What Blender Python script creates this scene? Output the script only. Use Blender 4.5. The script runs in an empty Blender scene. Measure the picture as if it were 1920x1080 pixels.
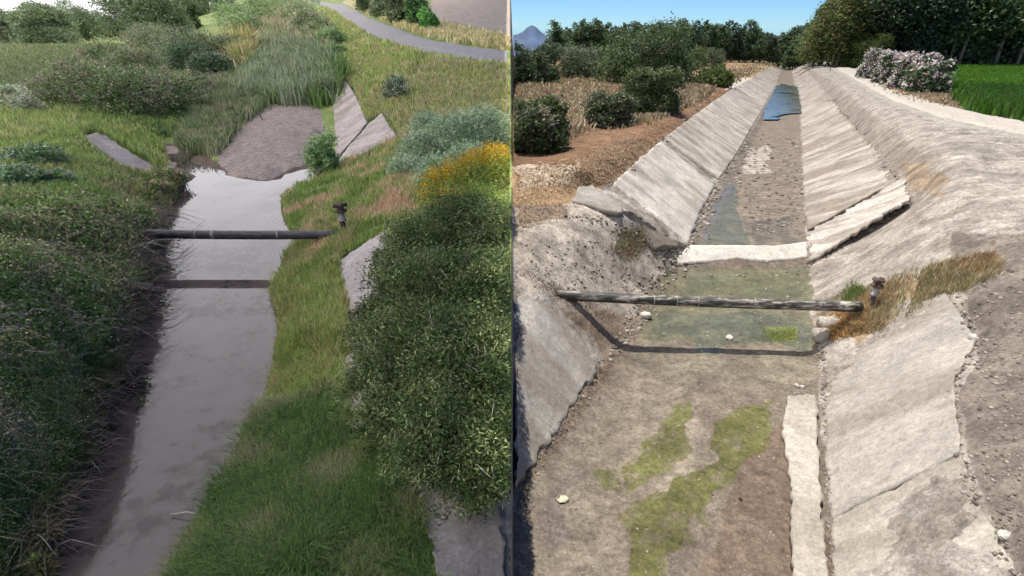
import bpy, math, random
import numpy as np
random.seed(7); RNG = np.random.default_rng(7)
SC = bpy.context.scene
COL = SC.collection

# ------------------------------------------------------------------ camera
TH = math.radians(26.1); CT, ST = math.cos(TH), math.sin(TH); HC = 6.0
cam_d = bpy.data.cameras.new('camera'); cam = bpy.data.objects.new('camera', cam_d); COL.objects.link(cam)
cam.location = (0, 0, HC); cam.rotation_euler = (math.pi/2 - TH, 0, 0)
cam_d.sensor_width = 36; cam_d.lens = 36*1000/1920
cam_d.clip_start = 0.1; cam_d.clip_end = 30000
SC.camera = cam

# ------------------------------------------------------------------ sky, sun, exposure
SUN_EL, SUN_AZ = math.radians(73), math.radians(-22)      # azimuth clockwise from +Y: from the left and a little behind
sd = (math.sin(SUN_AZ)*math.cos(SUN_EL), math.cos(SUN_AZ)*math.cos(SUN_EL), math.sin(SUN_EL))
W = bpy.data.worlds.new('World'); SC.world = W; W.use_nodes = True
wn = W.node_tree.nodes; wl = W.node_tree.links; wn.clear()
sky = wn.new('ShaderNodeTexSky'); sky.sky_type = 'NISHITA'; sky.sun_disc = False
sky.sun_elevation = SUN_EL; sky.sun_rotation = SUN_AZ
sky.air_density = 0.75; sky.dust_density = 0.0; sky.ozone_density = 4.0; sky.altitude = 900
bg = wn.new('ShaderNodeBackground'); bg.inputs[1].default_value = 0.085
wo = wn.new('ShaderNodeOutputWorld'); tn = wn.new('ShaderNodeVectorMath'); tn.operation = 'MULTIPLY'; tn.inputs[1].default_value = (.60, .86, 1.12); wl.new(sky.outputs[0], tn.inputs[0]); wl.new(tn.outputs[0], bg.inputs[0]); wl.new(bg.outputs[0], wo.inputs[0])
sun_d = bpy.data.lights.new('sun', 'SUN'); sun_d.energy = 5.0; sun_d.angle = math.radians(0.5); sun_d.color = (1, .94, .84)
sun = bpy.data.objects.new('sun', sun_d); COL.objects.link(sun)
from mathutils import Vector
import time; T0 = time.perf_counter()
def tick(n): pass
sun.rotation_euler = Vector(sd).to_track_quat('Z', 'Y').to_euler(); sun.location = (-40, 40, 60)
SC.view_settings.view_transform = 'Standard'; SC.view_settings.look = 'None'
SC.view_settings.exposure = 0.45; SC.view_settings.gamma = 1
SC.cycles.max_bounces = 8; SC.cycles.diffuse_bounces = 4; SC.cycles.transmission_bounces = 4; SC.cycles.transparent_max_bounces = 6
SC.cycles.sample_clamp_indirect = 6

# ------------------------------------------------------------------ numbers and noise
def h2(ix, iy, seed):
    n = (ix.astype(np.int64)*374761393 + iy.astype(np.int64)*668265263 + seed*974711) & 0xffffffff
    n = ((n ^ (n >> 13))*1274126177) & 0xffffffff
    return ((n ^ (n >> 16)) & 0xffff)/65535.0
def noise(x, y, seed=0):
    x = np.asarray(x, float); y = np.asarray(y, float)
    ix = np.floor(x); iy = np.floor(y); fx = x-ix; fy = y-iy
    fx = fx*fx*(3-2*fx); fy = fy*fy*(3-2*fy)
    a = h2(ix, iy, seed); b = h2(ix+1, iy, seed); c = h2(ix, iy+1, seed); d = h2(ix+1, iy+1, seed)
    return (a*(1-fx)+b*fx)*(1-fy) + (c*(1-fx)+d*fx)*fy
def fbm(x, y, o=4, seed=0):
    s = 0; a = .5; t = 0
    for i in range(o):
        s = s + a*noise(x, y, seed+i*17); t += a; a *= .5; x = np.asarray(x)*2.03+3.1; y = np.asarray(y)*2.03+7.7
    return s/t
def sstep(a, b, x):
    t = np.clip((np.asarray(x, float)-a)/(b-a), 0, 1); return t*t*(3-2*t)

# ------------------------------------------------------------------ bearings: photo pixel -> direction in the place
def ray(px, py):
    a = (np.asarray(px, float)-960)/1000; u = (540-np.asarray(py, float))/1000
    return a, CT+u*ST, -ST+u*CT
def project(x, y, z):
    zz = z-HC
    dep = y*CT - zz*ST
    up = (y*ST + zz*CT)/dep
    return 960+1000*x/dep, 540-1000*up
KR = .04525; B0 = .42
def base(x, y):                       # the lay of the land: the right valley falls away, the left one climbs
    x = np.asarray(x, float); y = np.asarray(y, float)
    s = x/np.maximum(y, .1)
    right = B0-KR*y
    k = .064*sstep(-.72, -.36, s)
    left = k*np.clip(y-30, 0, 420)
    return np.where(s > 0, right, left)
def UP(px, py, h):                    # point of the place at height h above the lay of the land
    a, dy, dz = ray(px, py)
    if px > 960:
        t = (HC-h-B0)/(-dz-KR*dy)
        if t <= 0 or t*dy > 420: t = 420/dy
        return (a*t, dy*t, HC+dz*t)
    lo, hi = 1.0, 900.0
    rr = np.geomspace(1.0, 900, 4000)
    t = rr/dy
    f = (HC+dz*t) - (h + base(a*t, rr))
    i = np.argmax(f < 0) if (f < 0).any() else len(rr)-1
    return (a*t[i], rr[i], HC+dz*t[i])
def UA(px, py, z):                    # at absolute height z
    a, dy, dz = ray(px, py); t = (z-HC)/dz
    return (a*t, dy*t, z)

# ------------------------------------------------------------------ terrain control lines (pixel, pixel, height above lay of land)
WZ = .42
RL = [  # right valley
 [(760,1080,.0),(880,1040,.0),(975,908,.02),(1050,810,.0),(1120,700,.02),(1168,640,.02),(1215,540,.02),(1262,500,.02)],
 [(1290,466,.36),(1320,400,.36),(1350,345,.36),(1385,290,.36),(1420,225,.36),(1443,190,.36),(1455,160,.36),(1463,135,.36),(1468,118,.36)],
 [(1262,500,.02),(1330,498,.0),(1420,497,.0),(1510,495,.0)], [(1290,466,.36),(1400,466,.36),(1512,458,.36)],
 [(1300,440,.33),(1400,440,.3),(1500,430,.36)], [(1346.6,440,.33),(1361.4,400,.33),(1384.2,345,.33),(1411.2,290,.33),(1427.8,250,.33),(1438.3,225,.33),(1451.1,200,.33),(1455.9,190,.33),(1460.1,175,.33),(1464.2,160,.33),(1466.1,150,.33),(1468.0,140,.33),(1469.4,132,.33),(1470.3,126,.33),(1470.8,121,.33),(1471.1,117,.33)], [(1406.0,440,.33),(1414.0,400,.33),(1427.8,345,.33),(1444.5,290,.33),(1454.8,250,.33),(1461.5,225,.33),(1469.7,200,.33),(1472.2,190,.33),(1474.1,175,.33),(1476.0,160,.33),(1476.2,150,.33),(1476.4,140,.33),(1476.5,132,.33),(1476.3,126,.33),(1475.6,121,.33),(1474.9,117,.33)], [(1465.4,440,.33),(1466.6,400,.33),(1471.4,345,.33),(1477.8,290,.33),(1481.8,250,.33),(1484.7,225,.33),(1488.4,200,.33),(1488.6,190,.33),(1488.2,175,.33),(1487.8,160,.33),(1486.3,150,.33),(1484.8,140,.33),(1483.6,132,.33),(1482.2,126,.33),(1480.3,121,.33),(1478.7,117,.33)],
 [(1560,1100,.0),(1552,1000,.0),(1545,850,.0),(1530,740,.0),(1524,650,.0),(1530,580,.0),(1518,500,.0)],
 [(1514,460,.36),(1508,400,.36),(1505,330,.36),(1503,250,.36),(1503,200,.36),(1497,160,.36),(1488,128,.36),(1480,114,.36)],
 [(1188,640,.0),(1240,640,-.02),(1340,650,-.02),(1440,652,-.02),(1512,655,.0),(1514,690,.0),(1516,620,.0)],[(1556,650,.22),(1552,690,.2)],[(1200,1080,0),(1250,900,0),(1300,750,0),(1340,620,-.02),(1400,560,-.02),(1450,700,0),(1460,900,0),(1440,1080,0)],
 [(1905,1085,1.3),(1880,1030,1.3),(1835,960,1.3),(1800,850,1.35),(1785,720,1.4),(1830,640,1.6),(1775,548,1.6)],
 [(1700,365,1.7),(1640,290,1.7),(1592,230,1.75),(1558,185,1.8),(1530,150,1.9),(1500,122,2.1)],
 [(1540,620,.35),(1560,600,.45),(1628,578,.88),(1640,548,.95),(1600,540,.7),(1560,530,.3)],
 [(1704,392,1.35),(1610,452,.62),(1530,500,.05)],
 [(1720,440,1.75),(1640,500,1.0),(1760,500,1.75),(1850,500,1.95)],
 [(1490,113,2.5),(1510,124,2.6),(1535,140,2.65),(1560,158,2.65),(1610,200,2.65),(1680,245,2.6),(1760,305,2.55),(1830,380,2.45),(1900,470,2.3),(2000,600,2.2),(2100,800,2.1)],
 [(1830,560,1.95),(1900,700,1.75),(1900,850,1.6),(1960,1000,1.6),(2200,1200,1.8)],
 [(1530,114,2.8),(1575,130,2.8),(1640,165,2.8),(1700,195,2.8),(1800,222,2.8),(1920,248,2.8),(2100,280,2.8)],
 [(1560,116,2.8),(1620,140,2.8),(1700,172,2.8),(1800,203,2.8),(1920,228,2.8),(2200,280,2.8)],
 [(1760,150,2.6),(1850,130,2.6),(1920,130,2.6),(2200,140,2.6),(1920,200,2.5)],
 [(1700,115,2.6),(1600,110,2.6),(2100,112,2.6)],
 [(1920,330,2.75),(1850,300,2.7),(2000,400,2.6)],
 # left flank of the right valley
 [(1145,352,1.95),(1190,308,2.0),(1240,266,2.05),(1300,218,2.1),(1350,182,2.15),(1395,155,2.2),(1422,141,2.25),(1445,124,2.3),(1458,113,2.4)],
 [(960,905,.05),(960,780,.5),(960,680,1.0),(962,600,1.3),(975,548,1.4)],
 [(975,548,1.4),(1010,552,1.32),(1045,575,1.0),(1080,620,.6),(1120,680,.12)],
 [(1045,552,1.1),(1060,570,.95),(1110,600,.55),(1145,620,.25)],
 [(962,500,1.65),(1060,500,1.35),(1130,520,.8),(1180,530,.3)],
 [(1000,450,1.85),(1100,450,1.5),(1180,470,.9),(1240,490,.25)],
 [(1070,368,1.95),(1100,354,2.0),(1170,395,1.75),(1240,440,.9),(1285,465,.42)],
 [(1100,400,1.85),(1170,425,1.4),(1225,460,.7)],
 [(962,380,2.1),(1000,340,2.3),(1100,320,2.45),(1180,280,2.45),(1280,210,2.45),(1360,170,2.45)],
 [(962,300,2.3),(1050,290,2.3),(1200,220,2.3),(1330,160,2.4),(1420,125,2.4)],
 [(962,200,2.3),(1100,180,2.3),(1250,150,2.3),(1350,125,2.4)],[(962,130,2.3),(1150,125,2.3),(1300,118,2.3)],
]
LL = [  # left valley
 [(50,1112,.28),(98,1058,.28),(140,980,.28),(175,900,.28),(203,820,.28),(232,740,.28),(268,660,.28),(293,600,.28),(314,540,.28),(326,470,.28),(338,410,.28),(372,350,.3)],
 [(-60,1180,WZ),(10,1110,WZ),(60,1058,WZ),(100,980,WZ),(135,900,WZ),(160,820,WZ),(190,740,WZ),(225,660,WZ),(250,600,WZ),(272,540,WZ),(285,470,WZ),(297,410,WZ),(345,345,WZ),(330,310,WZ),(280,290,WZ+.02),(300,270,WZ+.1),(350,290,WZ),(410,280,WZ),(440,233,WZ),(500,192,WZ)],
 [(300,1130,WZ),(330,1070,WZ),(360,1010,WZ),(400,940,WZ),(440,885,WZ),(470,820,WZ),(500,740,WZ),(520,670,WZ),(525,610,WZ),(505,545,WZ),(530,490,WZ),(555,450,WZ),(532,410,WZ),(528,370,WZ),(575,345,WZ),(615,315,WZ),(630,290,WZ),(628,240,WZ),(622,195,WZ)],
 [(100,1160,.1),(200,1080,.1),(270,930,.08),(330,800,.1),(380,660,.08),(400,500,.08),(430,390,.1)],
 [(440,300,.66),(470,318,.66),(500,320,.66),(540,305,.66),(570,280,.66),(585,240,.68),(575,205,.7),(500,205,.7),(450,245,.68),(430,280,.66),(500,260,.72),(540,240,.72)],[(402,285,.40),(415,320,.40),(450,338,.38),(500,341,.38),(560,322,.38),(590,300,.38),(608,250,.38),(600,205,.40)],
 [(40,1000,1.0),(100,860,1.0),(150,740,1.0),(200,620,1.05),(235,520,1.1),(240,440,1.25),(290,370,.9),(325,325,.7)],
 [(-100,900,1.6),(0,800,1.6),(60,650,1.9),(120,500,1.9),(150,400,1.8),(230,350,1.3)],
 [(-200,600,2.2),(0,550,2.3),(0,400,2.1),(0,300,2.0),(80,260,1.9),(150,255,1.8)],
 [(150,255,1.75),(185,250,1.75),(240,285,1.1),(290,318,.5)],[(160,285,1.6),(220,312,1.0),(280,325,.5)],
 [(300,230,.9),(360,240,.6),(410,190,.9),(400,150,1.1)],
 [(60,200,1.9),(200,210,1.6),(0,120,1.9),(100,100,1.9),(180,88,1.9),(0,90,1.9),(250,120,1.7),(330,140,1.5)],
 [(500,188,.6),(560,188,.6),(620,185,.7),(560,130,.7),(540,90,.7),(535,60,.7),(480,120,.8),(545,30,.8)],
 [(640,140,1.3),(618,100,1.5),(605,60,1.8),(590,30,2.1)],
 [(430,100,1.5),(450,50,1.5),(400,60,1.7),(480,20,1.5)],
 [(625,172,.8),(645,147,1.3),(665,180,1.5),(686,234,1.6)],[(630,305,.47),(660,270,1.0),(690,238,1.5),(718,214,1.85)],
 [(718,214,1.85),(735,235,1.8),(745,262,1.75)],[(745,262,1.7),(690,295,1.1),(632,312,.5)],
 [(680,170,1.8),(700,210,1.8),(750,180,2.0)],
 [(600,350,.75),(580,420,.85),(640,450,1.1),(600,520,.85),(560,600,.75),(570,700,.8),(560,800,.8),(520,900,.75),(450,1000,.7),(420,1080,.7)],
 [(650,380,1.2),(700,420,1.4),(740,380,1.6)],
 [(640,495,.95),(652,580,.95),(650,700,.9),(690,800,.9),(745,885,.95),(800,1000,.9),(830,1090,.85)],
 [(640,495,1.0),(680,462,1.3),(720,438,1.65)],
 [(950,1090,.8),(955,950,1.05),(955,800,1.35),(955,650,1.6),(955,500,1.8),(955,400,2.0),(955,300,2.15),(955,200,2.35),(955,120,2.55)],
 [(780,500,1.6),(800,650,1.4),(850,800,1.35),(850,950,1.15)],
 [(760,150,2.2),(850,140,2.35),(800,250,2.0),(850,350,1.9)],
 [(600,12,2.7),(640,45,2.7),(700,80,2.7),(780,105,2.7),(860,118,2.7),(955,125,2.7)],
 [(640,8,2.7),(700,35,2.7),(760,62,2.7),(850,82,2.7),(955,95,2.7)],
 [(900,60,2.6),(955,30,2.6),(850,20,2.6)],
]
def dens(lines, extra):
    pts = []
    for L in lines:
        W3 = [UP(*p) for p in L]
        for i in range(len(L)-1):
            (x0,y0,_),(x1,y1,_) = W3[i], W3[i+1]
            n = max(1, int(math.hypot(L[i+1][0]-L[i][0], L[i+1][1]-L[i][1])/22), int(abs(math.log(y1/y0))/.03) if L[i][0] > 1290 and x0 > 0 else 0)
            for k in range(n):
                t = k/n; x = x0+(x1-x0)*t; y = y0+(y1-y0)*t
                pts.append((x/y, math.log(y), L[i][2]*(1-t)+L[i+1][2]*t))
        pts.append((W3[-1][0]/W3[-1][1], math.log(W3[-1][1]), L[-1][2]))
    pts += extra
    out = []
    for p in pts:
        if all((p[0]-q[0])**2+(p[1]-q[1])**2 > .0035**2 for q in out): out.append(p)
    return np.array(out)
class RBF:
    def __init__(s, P):
        s.P = P[:, :2]; n = len(P)
        D = np.sqrt(((s.P[:,None]-s.P[None])**2).sum(-1)) + 0*np.eye(n)
        A = np.zeros((n+1, n+1)); A[:n,:n] = -D + 1e-4*np.eye(n); A[:n,n] = 1; A[n,:n] = 1
        s.w = np.linalg.solve(A, np.append(P[:,2], 0))
    def __call__(s, q):
        out = np.empty(len(q))
        for i in range(0, len(q), 4000):
            c = q[i:i+4000]; D = np.sqrt(((c[:,None]-s.P[None])**2).sum(-1))
            out[i:i+4000] = -D@s.w[:-1] + s.w[-1]
        return out
exR = [(s, math.log(r), z) for s, r, z in ((2.2,2,1.8),(2.2,8,2.4),(2.2,40,2.7),(1.5,200,2.6),(2.2,900,2.6),(0,900,2.4),(.6,900,2.4),(0,1,0),(.5,1,0),(1.2,1,1),(2,1,1.6),(0.6,2,0),(.2,2,0),(.9,2.4,.2),(1.3,2,1.2),(0,2.5,0),(1,900,2.6))]
exL = [(s, math.log(r), z) for s, r, z in ((-2.2,2,1.8),(-2.2,8,2.2),(-2.2,60,2.0),(-1.5,300,2),(-.5,900,2),(0,900,2.6),(-.2,900,2.6),(-2.2,900,2),(0,1,1.0),(-.3,1,.6),(-.6,1,.1),(-1,1,.5),(-1.6,1,1.4),(-.6,2,.1),(-.25,2.3,.7),(-.05,2,1.2),(-1.2,2,1.3))]
fR = RBF(dens(RL, exR)); fL = RBF(dens(LL, exL))
# coarse tables
NS, NR = 600, 400
gs = np.linspace(-2.2, 2.2, NS); gr = np.linspace(math.log(.9), math.log(9000), NR)
def table(f):
    S, R = np.meshgrid(gs, gr, indexing='ij')
    return f(np.stack([S.ravel(), R.ravel()], 1)).reshape(NS, NR)
TLt, TRt = table(fL), table(fR)
def look(T, s, r):
    a = np.clip((s-gs[0])/(gs[1]-gs[0]), 0, NS-1.001); b = np.clip((r-gr[0])/(gr[1]-gr[0]), 0, NR-1.001)
    i = a.astype(int); j = b.astype(int); a = a-i; b = b-j
    return (T[i,j]*(1-a)+T[i+1,j]*a)*(1-b) + (T[i,j+1]*(1-a)+T[i+1,j+1]*a)*b
VR = (.4275, .904); UR = (.904, -.4275)            # along / across the right channel
def height(x, y, rough=True):
    x = np.asarray(x, float); y = np.maximum(np.asarray(y, float), .91)
    s = x/y; r = np.log(y)
    hl = look(TLt, s, r); hr = look(TRt, s, r)
    if rough:
        hl = hl + (fbm(x*1.3, y*1.3, 4, 3)-.5)*.22*sstep(WZ-.1, WZ+.25, hl) + (fbm(x*.35, y*.35, 3, 9)-.5)*.3*sstep(.6, 1.2, hl)*sstep(20, 60, y)
        bed = 1-sstep(.08, .3, hr-np.where(y > 14.5, .34, 0))
        lump = (fbm(x*2.2, y*2.2, 4, 21)-.5)*.10 + (fbm(x*9, y*9, 3, 22)-.5)*.05
        u = x*UR[0]+y*UR[1]; v = x*VR[0]+y*VR[1]
        lump = lump + (fbm(u*.7, v*5, 3, 31)-.5)*.06*(1-bed)
        hr = hr + lump*(1-.55*bed)
    bl = base(np.where(s > 0, -1e-3*y, x), y); br = base(np.where(s > 0, x, 1e-3*y), y)
    w = sstep(-.003, .003, s)
    return (hl+bl)*(1-w) + (hr+br)*w
def G(px, py, rough=False):           # where a sight line meets the ground (arrays)
    px = np.atleast_1d(np.asarray(px, float)); py = np.atleast_1d(np.asarray(py, float))
    a, dy, dz = ray(px, py); rr = np.geomspace(1.2, 900, 130)
    Hh = np.empty((len(px), len(rr)))
    for i in range(0, len(px), 4000):
        Hh[i:i+4000] = height((a/dy)[i:i+4000,None]*rr[None], np.broadcast_to(rr, Hh[i:i+4000].shape), rough)
    Z = HC+(dz/dy)[:,None]*rr[None]
    hit = Z < Hh; k = np.where(hit.any(1), hit.argmax(1), len(rr)-1); k = np.maximum(k, 1)
    lo = np.log(rr[k-1]); hi = np.log(rr[k])
    for _ in range(9):
        m = (lo+hi)/2; y = np.exp(m); below = HC+dz/dy*y < height(a/dy*y, y, rough); hi = np.where(below, m, hi); lo = np.where(below, lo, m)
    y = np.exp((lo+hi)/2)
    return np.stack([a/dy*y, y, HC+dz/dy*y], 1)
def G1(px, py): return tuple(float(v) for v in G(px, py)[0])
def inpoly(px, py, poly):
    px = np.asarray(px, float); py = np.asarray(py, float); c = np.zeros(px.shape, bool); n = len(poly)
    for i in range(n):
        x0, y0 = poly[i]; x1, y1 = poly[(i+1) % n]
        if y0 == y1: continue
        m = ((y0 > py) != (y1 > py)) & (px < (x1-x0)*(py-y0)/(y1-y0)+x0); c ^= m
    return c

# ------------------------------------------------------------------ mesh helpers
def mesh(name, V, F, mat, col=None, smooth=False, attr='Col'):
    V = np.asarray(V, np.float32); F = np.asarray(F, np.int32); me = bpy.data.meshes.new(name)
    nf, k = F.shape
    me.vertices.add(len(V)); me.vertices.foreach_set('co', V.ravel())
    me.loops.add(nf*k); me.loops.foreach_set('vertex_index', F.ravel())
    me.polygons.add(nf); me.polygons.foreach_set('loop_start', np.arange(0, nf*k, k, dtype=np.int32))
    me.polygons.foreach_set('loop_total', np.full(nf, k, np.int32))
    if smooth: me.polygons.foreach_set('use_smooth', np.ones(nf, bool))
    me.update(calc_edges=True)
    if col is not None:
        a = me.color_attributes.new(attr, 'FLOAT_COLOR', 'POINT')
        c = np.ones((len(V), 4), np.float32); c[:, :3] = col if np.ndim(col) == 2 and len(col) == len(V) else np.broadcast_to(col, (len(V), 3))
        a.data.foreach_set('color', c.ravel())
    if mat: me.materials.append(mat)
    return me
def fattr(me, name, val):
    a = me.attributes.new(name, 'FLOAT', 'POINT'); a.data.foreach_set('value', np.asarray(val, np.float32))
def link(name, me, parent=None, loc=(0,0,0), rz=0, sc=None):
    o = bpy.data.objects.new(name, me); COL.objects.link(o); o.location = loc; o.rotation_euler[2] = rz
    if sc: o.scale = sc
    if parent: o.parent = parent
    return o
def tag(o, label=None, cat=None, group=None, kind=None):
    if label: o['label'] = label
    if cat: o['category'] = cat
    if group: o['group'] = group
    if kind: o['kind'] = kind
    return o
def empty(name, loc, rz=0):
    o = bpy.data.objects.new(name, None); COL.objects.link(o); o.location = loc; o.rotation_euler[2] = rz; o.empty_display_size = .2
    return o

# ------------------------------------------------------------------ materials
def newmat(name):
    m = bpy.data.materials.new(name); m.use_nodes = True; nt = m.node_tree; nt.nodes.clear()
    out = nt.nodes.new('ShaderNodeOutputMaterial'); return m, nt, out
def N(nt, t, **kw):
    n = nt.nodes.new(t)
    for k, v in kw.items():
        if k.startswith('i_'): n.inputs[int(k[2:])].default_value = v
        else: setattr(n, k, v)
    return n
def mathn(nt, op, a, b):
    n = nt.nodes.new('ShaderNodeMath'); n.operation = op
    for i, v in enumerate((a, b)):
        if isinstance(v, (int, float)): n.inputs[i].default_value = v
        else: nt.links.new(v, n.inputs[i])
    return n.outputs[0]
def texn(nt, vec, scale, detail=5, rough=.6):
    n = N(nt, 'ShaderNodeTexNoise'); n.inputs['Scale'].default_value = scale; n.inputs['Detail'].default_value = detail; n.inputs['Roughness'].default_value = rough
    nt.links.new(vec, n.inputs['Vector']); return n.outputs[0]
def mrange(nt, v, a, b, c, d):
    n = N(nt, 'ShaderNodeMapRange'); nt.links.new(v, n.inputs[0])
    for i, q in enumerate((a, b, c, d)): n.inputs[i+1].default_value = q
    return n.outputs[0]
def surf_mat(name, base_col=None, fine=25, amp=.35, streak=0, wet=False, rough=.95, bump=.5, bumpd=.02):
    m, nt, out = newmat(name); L = nt.links.new
    pos = N(nt, 'ShaderNodeNewGeometry').outputs['Position']
    if base_col is None:
        at = N(nt, 'ShaderNodeAttribute'); at.attribute_name = 'Col'; col = at.outputs['Color']
    else:
        rgb = N(nt, 'ShaderNodeRGB'); rgb.outputs[0].default_value = (*base_col, 1); col = rgb.outputs[0]
    n1 = texn(nt, pos, fine, 6, .7); n2 = texn(nt, pos, fine*.17, 5, .6)
    f = mathn(nt, 'MULTIPLY', mrange(nt, n1, .3, .7, 1-amp, 1+amp), mrange(nt, n2, .3, .7, 1-amp*.7, 1+amp*.7))
    n3 = texn(nt, pos, fine*2.6, 4, .75); f = mathn(nt, 'MULTIPLY', f, mrange(nt, n3, .34, .46, 1-amp*1.5, 1.03)); n4 = texn(nt, pos, fine*.45, 8, .8); f = mathn(nt, 'MULTIPLY', f, mrange(nt, n4, .36, .62, 1-amp*1.1, 1+amp*.6))
    hgt = mathn(nt, 'ADD', mathn(nt, 'ADD', n1, n4), mathn(nt, 'MULTIPLY', n2, 1.5))
    if streak:
        mp = N(nt, 'ShaderNodeMapping'); mp.vector_type = 'TEXTURE'
        mp.inputs['Rotation'].default_value = (0, 0, math.radians(-25.3+9)); mp.inputs['Scale'].default_value = (2.6, .16, 2.6)
        L(pos, mp.inputs['Vector']); s1 = texn(nt, mp.outputs[0], 1.6, 9, .74)
        if base_col is None:
            sa = N(nt, 'ShaderNodeAttribute'); sa.attribute_name = 'streak'; sf = sa.outputs['Fac']
        else: sf = 1.0
        d = mathn(nt, 'MULTIPLY', mathn(nt, 'SUBTRACT', mrange(nt, s1, .36, .64, 0, 2), 1.0), mathn(nt, 'MULTIPLY', sf, streak))
        f = mathn(nt, 'MULTIPLY', f, mathn(nt, 'ADD', d, 1.0)); hgt = mathn(nt, 'ADD', hgt, mathn(nt, 'MULTIPLY', s1, 2.5 if base_col is not None else mathn(nt, 'MULTIPLY', sf, 2.5)))
    mix = N(nt, 'ShaderNodeVectorMath'); mix.operation = 'SCALE'; L(col, mix.inputs[0]); L(f, mix.inputs['Scale'])
    b = N(nt, 'ShaderNodeBsdfPrincipled'); L(mix.outputs[0], b.inputs['Base Color']); b.inputs['Roughness'].default_value = rough
    b.inputs['Specular IOR Level'].default_value = .25
    if wet:
        wa = N(nt, 'ShaderNodeAttribute'); wa.attribute_name = 'wet'
        L(mrange(nt, wa.outputs['Fac'], 0, 1, .95, .12), b.inputs['Roughness']); L(mrange(nt, wa.outputs['Fac'], 0, 1, .2, .6), b.inputs['Specular IOR Level'])
    bp = N(nt, 'ShaderNodeBump'); bp.inputs['Strength'].default_value = bump; bp.inputs['Distance'].default_value = bumpd; L(hgt, bp.inputs['Height'])
    if wet: L(mrange(nt, wa.outputs['Fac'], 0, 1, bump, .04), bp.inputs['Strength'])
    L(bp.outputs[0], b.inputs['Normal']); L(b.outputs[0], out.inputs[0]); return m
def leaf_mat(name, trans=.35, spec=.3):
    m, nt, out = newmat(name); L = nt.links.new
    at = N(nt, 'ShaderNodeAttribute'); at.attribute_name = 'Col'
    b = N(nt, 'ShaderNodeBsdfPrincipled'); L(at.outputs['Color'], b.inputs['Base Color']); b.inputs['Roughness'].default_value = .55; b.inputs['Specular IOR Level'].default_value = spec
    t = N(nt, 'ShaderNodeBsdfTranslucent'); L(at.outputs['Color'], t.inputs[0])
    x = N(nt, 'ShaderNodeMixShader'); x.inputs[0].default_value = trans; L(b.outputs[0], x.inputs[1]); L(t.outputs[0], x.inputs[2]); L(x.outputs[0], out.inputs[0]); return m
M_GROUND = surf_mat('soil and grass', fine=16, amp=.34, streak=.42, wet=True, bump=.8, bumpd=.03)
M_CONC = surf_mat('weathered concrete', fine=22, amp=.22, streak=.30, bump=.5, bumpd=.012)
M_STONE = surf_mat('stone', fine=30, amp=.2, bump=.5)
M_LEAF = leaf_mat('leaf'); M_DRY = leaf_mat('dry stalk', .25, .1); M_BARK = surf_mat('bark', fine=18, amp=.35, bump=.6)
def water_mat(name, colr, rough=.05, murk=.8, bumps=.15, sc=3):
    m, nt, out = newmat(name); L = nt.links.new
    pos = N(nt, 'ShaderNodeNewGeometry').outputs['Position']
    n1 = texn(nt, pos, .55, 6, .68); n2 = texn(nt, pos, 2.7, 6, .7)
    f = mathn(nt, 'ADD', mathn(nt, 'MULTIPLY', n1, .65), mathn(nt, 'MULTIPLY', n2, .35))
    cr = N(nt, 'ShaderNodeValToRGB'); cr.color_ramp.elements[0].position = .43; cr.color_ramp.elements[0].color = (*[c*.22 for c in colr], 1)
    cr.color_ramp.elements[1].position = .50; cr.color_ramp.elements[1].color = (*[c*.93 for c in colr], 1)
    e = cr.color_ramp.elements.new(.62); e.color = (*[c*1.12 for c in colr], 1)
    L(f, cr.inputs[0])
    b = N(nt, 'ShaderNodeBsdfPrincipled'); L(cr.outputs[0], b.inputs['Base Color']); b.inputs['Roughness'].default_value = rough
    b.inputs['IOR'].default_value = 1.40
    w = texn(nt, pos, sc, 3, .5); bp = N(nt, 'ShaderNodeBump'); bp.inputs['Strength'].default_value = bumps; bp.inputs['Distance'].default_value = .02; L(w, bp.inputs['Height'])
    L(bp.outputs[0], b.inputs['Normal']); L(b.outputs[0], out.inputs[0]); return m

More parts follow.
